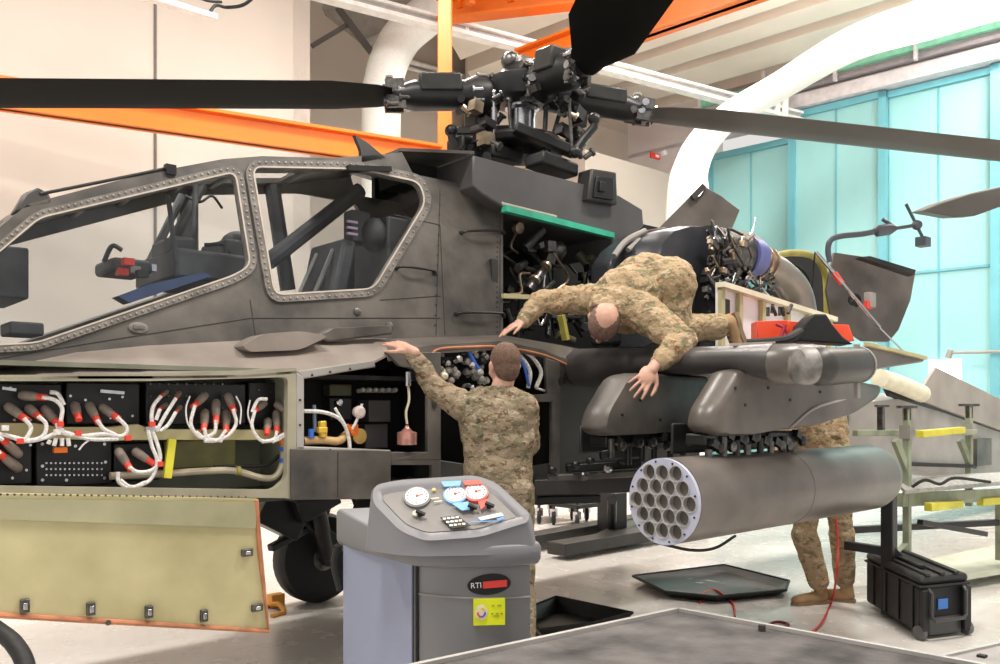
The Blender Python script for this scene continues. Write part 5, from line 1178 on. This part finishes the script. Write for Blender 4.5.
T3 = empty('storage_crate', gz(c2_, 0), 'grey crate with a black handle slot at the lower right corner', 'crate')
n5 = (c3_-c2_).cross(UP).normalized()
if n5.dot(CAM-c2_) < 0: n5 = -n5
cb = c2_-n5*.0
q1, q2 = c2_, c3_; q3, q4 = c3_+n5*.3, c2_+n5*.3
m = MB(); m.plate([q1, q2, q3, q4], (0, 0, -z5)); bdy = m.build('body', mat('crate_grey', (.33, .31, .30), .6, 0, .15, 8), T3, bevel=.01)
m = MB(); m.beam(q1+V((0, 0, .003)), q2+V((0, 0, .003)), .015, .015); m.build('rim', MATS['pale_metal_edge'], T3)
m = MB(); m.box(Z(982, 656, z5+.004), (.03, .03, .01)); m.build('handle', RUBBER, T3)

# ================================================================== TOOL CASE
CK = mat('ribbed_black_case', (.015, .015, .016), .6, 0, .15, 20)
zf = 0; g1 = Z(920, 640, 0); g2 = Z(968, 634, 0); g0 = Z(866, 606, 0)
hx = (g2-g1).normalized(); dx = (g0-g1); dx.z = 0; Ld = dx.length; dx.normalize(); wd_ = (g2-g1).length; hh = .52
T4 = empty('tool_case', g1.lerp(g0, .5), 'black ribbed wheeled tool case with a blue sticker on its end', 'tool case')
c0_ = g1
def CB(a_, b_, z_): return c0_+hx*a_*wd_+dx*b_*Ld+UP*z_
def cbox(a0, a1, b0, b1, z0, z1, m): m.add([CB(a_, b_, z_) for a_ in (a0, a1) for b_ in (b0, b1) for z_ in (z0, z1)], [(0, 1, 3, 2), (4, 6, 7, 5), (0, 4, 5, 1), (2, 3, 7, 6), (0, 2, 6, 4), (1, 5, 7, 3)])
hh = lev(577, (g1-CAM).dot(FW))
m = MB(); cbox(0, 1, 0, 1, .03, hh*.84, m); bd4 = m.build('case_body', CK, T4, bevel=.02)
m = MB(); cbox(-.01, 1.01, -.01, 1.01, hh*.85, hh, m); lid4 = m.build('lid', CK, T4, bevel=.03)
for i in range(4):
    b_ = .10+i*.24; m = MB(); cbox(-.03, 0, b_, b_+.05, .05, hh*.82, m); m.build('side_rib', CK, bd4, bevel=.004)
for i in range(3):
    m = MB(); cbox(.12+i*.3, .22+i*.3, -.0, 1.0, hh*.99, hh+.015, m); m.build('lid_rib', CK, lid4, bevel=.004)
m = MB(); cbox(-.02, 1.02, -.02, 1.02, hh*.82, hh*.86, m); m.build('rim', CK, bd4, bevel=.004)
for (a0, a1, b0, b1) in ((0, .14, -.05, 0), (.86, 1, -.05, 0)):
    m = MB(); cbox(a0, a1, b0, b1, .04, hh*.8, m); m.build('corner_guard', CK, bd4, bevel=.006)
m = MB(); pts_ = [CB(.14, -.03, hh*.80), CB(.15, -.07, hh*.76), CB(.15, -.07, hh*.38), CB(.2, -.08, hh*.33), CB(.8, -.08, hh*.33), CB(.85, -.07, hh*.38), CB(.85, -.07, hh*.76), CB(.86, -.03, hh*.80)]; m.tube(pts_, .012, 8, 1)
hd4 = m.build('carry_handle', mat('worn_black_handle', (.05, .05, .05), .35), T4)
m = MB(); cbox(.36, .56, -.012, 0, hh*.46, hh*.62, m); m.build('blue_sticker', mat('blue_sticker', (.05, .2, .6), .4), T4)
m = MB(); cbox(.18, .84, -.012, 0, hh*.06, hh*.34, m); m.build('end_plate', mat('worn_black_handle', (.05, .05, .05), .35), T4, bevel=.004)
for a_ in (.0, .96):
    m = MB(); m.lathe(CB(a_, .0, .045)-hx*.02, hx, [(0, .03), (.004, .045), (.036, .045), (.04, .03)], 20); w4 = m.build('wheel', mat('grey_plastic_wheel', (.12, .12, .12), .5), T4)
m = MB(); cbox(.98, 1.05, .1, .25, hh*.35, hh*.5, m); m.build('latch', CK, T4, bevel=.006)
m = MB(); m.beam(CB(.3, .2, hh+.02), CB(.3, .8, hh+.02), .05, .03); m.build('top_handle', CK, T4, bevel=.008)

# ================================================================== DRIP TRAYS
def tray(px, label, h=.06, name='drip_tray'):
    P_ = [Z(x_, y_, h) for x_, y_ in px]; c = sum(P_, V((0, 0, 0)))/len(P_); t = empty(name, gz(c, 0), label, 'tray')
    lo = [gz(c+(p-c)*.86, .004) for p in P_]; li = [gz(c+(p-c)*.84, .012) for p in P_]; ti = [gz(c+(p-c)*.96, h) for p in P_]; n = len(P_)
    m = MB(); m.loft([lo, [gz(p, h*.9) for p in P_], P_, ti, li], caps=True); m.build('pan', mat('black_drip_tray', (.012, .012, .012), .35), t)
    m = MB(); m.tube(P_+[P_[0]], .012, 8, 1); m.build('rim', RUBBER, t); return t, c
tA, cA = tray([(633, 576), (724, 565), (789, 581), (786, 590), (716, 597), (665, 592)], 'large black drip tray on the floor under the rocket pod', .055)
for (px, py, r) in ((700, 583, .03), (712, 581, .05), (690, 579, .025), (722, 584, .02)):
    m = MB(); m.lathe(Z(px, py, .013), (0, 0, 1), [(0, r), (.003, r*.8)], 12, sc=(1.4, .7)); m.build('fluid_puddle', mat('oily_fluid', (.3, .3, .3), .08), tA)
tray([(520, 611), (556, 597), (632, 613), (590, 624), (540, 630)], 'black drip tray on the floor beside the standing soldier', .09)

# ================================================================== CABLES AND SMALL FLOOR THINGS
RC = mat('red_cable', (.65, .05, .04), .5)
def fcable(pts, r, mt, label, nm='power_cable', grp=None):
    m = MB(); m.tube([Z(p[0], p[1], p[2] if len(p) > 2 else r) for p in pts], r, 8); return tag(m.build(nm, mt), label, 'cable', grp)
fcable([(700, 603), (703, 594), (712, 590), (720, 592, .02), (733, 604), (735, 617)], .008, RC, 'thin red cable curling beside the large drip tray')
m = MB(); m.tube([D(836, 518, 6.0), D(838, 545, 6.0), D(837, 572, 5.9), Z(832, 600, .02), Z(822, 622, .01), Z(808, 636, .01)], .008, 8); tag(m.build('power_cable', RC), 'red cable hanging behind the rocket pod past the tan boots to the floor', 'cable')
m = MB(); m.tube([Z(762, 629, .008), Z(775, 622, .008), Z(788, 624, .008), Z(782, 629, .008), Z(768, 631, .008)], .01, 8); tag(m.build('cable_loop', mat('dark_red_loop', (.22, .04, .05), .5)), 'small dark red cable loop on the floor by the platform edge', 'cable')
m = MB(); m.tube([D(-30, 612, 3.0), D(0, 632, 2.9), D(15, 645, 2.85), D(26, 668, 2.8), D(30, 720, 2.7)], .03, 12); tag(m.build('air_hose', RUBBER), 'thick black hose at the lower left corner', 'hose')
m = MB(); m.tube([Z(262, 612, .012), Z(268, 606, .012), Z(278, 604, .05), Z(284, 612, .012), Z(272, 616, .012)], .018, 8); m.box(Z(276, 600, .05), (.10, .08, .09)); tag(m.build('wheel_chock', mat('orange_chock', (.75, .33, .05), .6)), 'orange wheel chock with rope beside the main wheel', 'chock')

# dark lifting trolley under the wing
T5 = empty('weapons_trolley', Z(590, 545, 0), 'low black weapons trolley with a post under the stub wing', 'trolley')
for (a, b, w_, h_) in ((Z(500, 546, .1), Z(640, 520, .1), .22, .13), (Z(556, 549, .1), Z(700, 525, .1), .24, .12), (Z(600, 541, .1), Z(640, 522, .1), .2, .1)):
    m = MB(); m.beam(a, b, w_, h_); m.build('base_rail', PAINT_D, T5, bevel=.008)
pb = Z(612, 532, .1); pt = gz(pb, lev(492, (pb-CAM).dot(FW)))
m = MB(); m.beam(pb, pt, .26, .2); m.build('lifting_post', BLACK, T5, bevel=.01)
dT = (pb-CAM).dot(FW)
m = MB(); m.cyl(D(612, 500, dT-.6), pb, .05, 12); m.build('hydraulic_ram', BLACK, T5)

# wheeled carts far behind
def cart(px, py, d, label):
    g_ = gz(D(px, py, d), 0); t = empty('wheeled_cart', g_, label, 'cart', None)
    m = MB(); m.box(g_+V((0, 0, .26)), (.7, .5, .05)); m.build('shelf', BLACK, t, bevel=.01); m = MB(); m.box(g_+V((0, 0, .75)), (.62, .42, .05)); m.build('shelf', BLACK, t, bevel=.01)
    for a_ in (-.3, .3):
        for b_ in (-.2, .2):
            m = MB(); m.cyl(g_+V((a_, b_, .2)), g_+V((a_, b_, .78)), .02, 8); m.build('upright', DSTEEL, t)
            m = MB(); c = g_+V((a_, b_, .09)); m.lathe(c-RT*.025, RT, [(0, .07), (.01, .09), (.04, .09), (.05, .07)], 18); w_ = m.build('caster', RUBBER, t); m = MB(); m.box(c+V((0, 0, .06)), (.07, .07, .1)); m.build('caster_fork', STEEL, w_)
cart(545, 508, 11.0, 'dark wheeled cart on the bright floor, left of the trolley post'); cart(582, 514, 10.6, 'dark wheeled cart on the bright floor, close to the trolley post')

# green maintenance stand with yellow stripes
T6 = empty('maintenance_stand', gz(D(940, 500, 6.6), 0), 'green maintenance stand with yellow striped rails and bolt-on posts', 'stand')
def post(px, y0, y1, d):
    m = MB(); a = D(px, y0, d); b = D(px, y1, d); m.beam(a, b, .05, .05); o = m.build('post', OLIVE, T6, bevel=.006)
    m = MB(); m.beam(D(px-8, y0-1, d), D(px+8, y0-1, d), .08, .02); m.cyl(D(px, y0, d), D(px, y0+12, d), .03, 10); m.build('jack_screw', DSTEEL, o)
    m = MB(); m.box(D(px, y0+24, d), (.08, .08, .10)); m.build('post_collar', PAINT_L, o)
post(907, 408, 560, 6.3); post(969, 406, 506, 6.9)
post2 = D(881, 424, 6.2)
m = MB(); m.beam(D(881, 406, 6.1), D(881, 430, 6.1), .04, .04); m.beam(D(876, 406, 6.1), D(888, 406, 6.1), .05, .015); m.build('jack_screw', DSTEEL, T6)
def rail(x0, y0, x1, y1, d0, d1, w_, h_, mt_, nm='rail'):
    m = MB(); m.beam(D(x0, y0, d0), D(x1, y1, d1), w_, h_); return m.build(nm, mt_, T6, bevel=.004)
rail(855, 433, 975, 432, 6.25, 6.85, .05, .045, OLIVE); rail(920, 434, 962, 430, 6.2, 6.7, .055, .05, YELLOW, 'yellow_stripe')
rail(900, 500, 1040, 492, 6.25, 7.6, .05, .10, OLIVE); rail(928, 507, 960, 504, 6.2, 6.7, .055, .06, YELLOW, 'yellow_stripe'); rail(980, 502, 1040, 497, 6.9, 7.6, .055, .06, YELLOW, 'yellow_stripe')
rail(905, 464, 972, 466, 6.4, 6.9, .03, .03, BLACK); rail(848, 530, 1040, 520, 6.6, 7.4, .06, .05, BLACK, 'lower_rail'); rail(920, 522, 985, 534, 6.4, 6.9, .05, .04, BLACK, 'lower_rail')
rail(895, 440, 907, 470, 6.25, 6.3, .04, .05, OLIVE, 'gusset'); rail(960, 440, 969, 462, 6.85, 6.9, .04, .05, OLIVE, 'gusset'); rail(907, 545, 890, 562, 6.3, 6.2, .05, .05, OLIVE, 'gusset')
rail(1000, 500, 1000, 560, 7.2, 7.2, .06, .06, OLIVE, 'post')
m = MB(); m.plate([D(893, 478, 6.35), D(1040, 470, 7.4), D(1040, 478, 6.9), D(905, 490, 6.2)], (0, 0, -.03)); m.build('step_tread', mat('tread_grey', (.38, .38, .36), .6, 0, .2, 30), T6)
m = MB(); m.plate([Z(870, 571, .12), Z(1020, 540, .12), Z(1060, 560, .12), Z(905, 585, .12)][::1], (0, 0, -.04)); m.build('base_plate', mat('pale_green_base', (.56, .60, .48), .6, 0, .1, 4), T6)
m = MB(); m.tube([D(912, 487, 6.2), D(925, 480, 6.2), D(940, 484, 6.3), D(955, 478, 6.4), D(990, 482, 6.6)], .012, 8); m.build('ladder_cable', RUBBER, T6)
# black post in front of the stand (jack under the pod)
T7 = empty('tripod_jack', gz(D(889, 550, 5.9), 0), 'black upright jack post between the rocket pod and the tool case', 'jack')
m = MB(); m.beam(D(889, 478, 5.9), gz(D(889, 550, 5.9), .02), .085, .085); m.build('post', BLACK, T7, bevel=.008)
m = MB(); m.beam(D(845, 545, 6.1), D(892, 552, 5.9), .06, .06); m.beam(D(889, 548, 5.9), gz(D(940, 570, 5.9), .1), .06, .06); m.build('leg_bar', BLACK, T7, bevel=.006)

# things lying on the wing
zw = 1.83
def onw(px, py): return D(px, py, 5.6)
T8 = empty('toolbox', onw(806, 342), 'orange-red open tool tray standing on the wing in front of the white cowling', 'toolbox')
a = onw(757, 331); b = onw(853, 336)
m = MB(); m.plate([onw(757, 321), onw(788, 320), onw(790, 340), onw(757, 340)], FW*.14); m.build('tray', TOOLRED, T8, bevel=.006)
m = MB(); m.plate([onw(788, 321), onw(849, 325), onw(855, 341), onw(790, 341)], FW*.16); m.build('lid', TOOLRED, T8, bevel=.006)
m = MB(); m.plate([D(825, 326, 5.56), D(835, 327, 5.56), D(836, 337, 5.56), D(826, 337, 5.56)], FW*.02); m.build('green_label', mat('olive_label', (.3, .35, .12), .5), T8)
for k_ in range(6):
    m = MB(); p = D(768+k_*4, 319-random.random()*6, 5.62); m.cyl(p, p+V((random.uniform(-.05, .05), 0, .06)), .012, 8); tag(m.build('hand_tool', DSTEEL), 'dark hand tool lying in the orange-red tray', 'tool', 'hand tools in the orange-red tray')
m = MB(); m.tube([D(785, 325, 5.5), D(782, 334, 5.5), D(779, 344, 5.5)], .014, 8); m.tube([D(776, 324, 5.5), D(786, 330, 5.5), D(788, 343, 5.5)], .01, 8); tag(m.build('red_strap', mat('crimson_strap', (.45, .03, .06), .6)), 'crimson strap hanging over the front of the orange-red tray', 'strap')
m = MB(); m.loft([[onw(*p)-FW*.25 for p in pp_] if i_ == 0 else [onw(*p)-FW*.05 for p in pp_] for i_, pp_ in enumerate([[(786, 344), (790, 328), (800, 318), (812, 318), (818, 328), (828, 340), (838, 347)]]*2)]); tag(m.build('foam_pad', RUBBER, bevel=.01), 'black folded pad standing on the wing tip', 'pad')
m = MB(); m.tube([D(738, 344, 5.2), D(760, 343, 5.2), D(785, 340, 5.2), D(800, 332, 5.3)], .03, 10); tag(m.build('knee_mat', RUBBER), 'black rolled mat lying along the wing beside the boot', 'mat')

# ================================================================== CAMERA AND LIGHT
cd_ = bpy.data.cameras.new('camera'); co = bpy.data.objects.new('camera', cd_); COL.objects.link(co)
cd_.sensor_width = 36; cd_.lens = F/1000*36; cd_.shift_y = (HY-332)/1000; cd_.clip_end = 200
co.location = CAM; co.rotation_euler = (math.pi/2, 0, A-math.pi/2)
sc = bpy.context.scene; sc.camera = co
sc.view_settings.view_transform = 'Standard'; sc.view_settings.look = 'None'; sc.view_settings.gamma = 1; sc.view_settings.use_curve_mapping = False
sc.view_settings.exposure = .0
wd = bpy.data.worlds.new('world'); sc.world = wd; wd.use_nodes = True
bg = wd.node_tree.nodes['Background']; bg.inputs['Color'].default_value = (1, .97, .94, 1); bg.inputs['Strength'].default_value = .78
def lamp(name, loc, size, sy, power, col=(1, .95, .88), rot=(0, 0, 0)):
    l = bpy.data.lights.new(name, 'AREA'); l.shape = 'RECTANGLE'; l.size = size; l.size_y = sy; l.energy = power; l.color = col
    o = bpy.data.objects.new(name, l); COL.objects.link(o); o.location = loc; o.rotation_euler = rot; return o
for i, (x, y) in enumerate(((-5, -3), (-5, 3.5), (1, -4), (1, 3.5), (7, -3), (7, 4), (12, 0))):  # overhead area lights added to light the hall, none in view
    lamp('overhead_fill', (x, y, 8.6), 2.5, .8, 500)
for i, (x, y) in enumerate(((2, 1), (9, 1), (5, -4))):  # added fill lights aimed upward to brighten the ceiling, no fixtures modelled
    lamp('ceiling_fill', (x, y, 7.2), 2.5, .6, 170, rot=(math.pi, 0, 0))
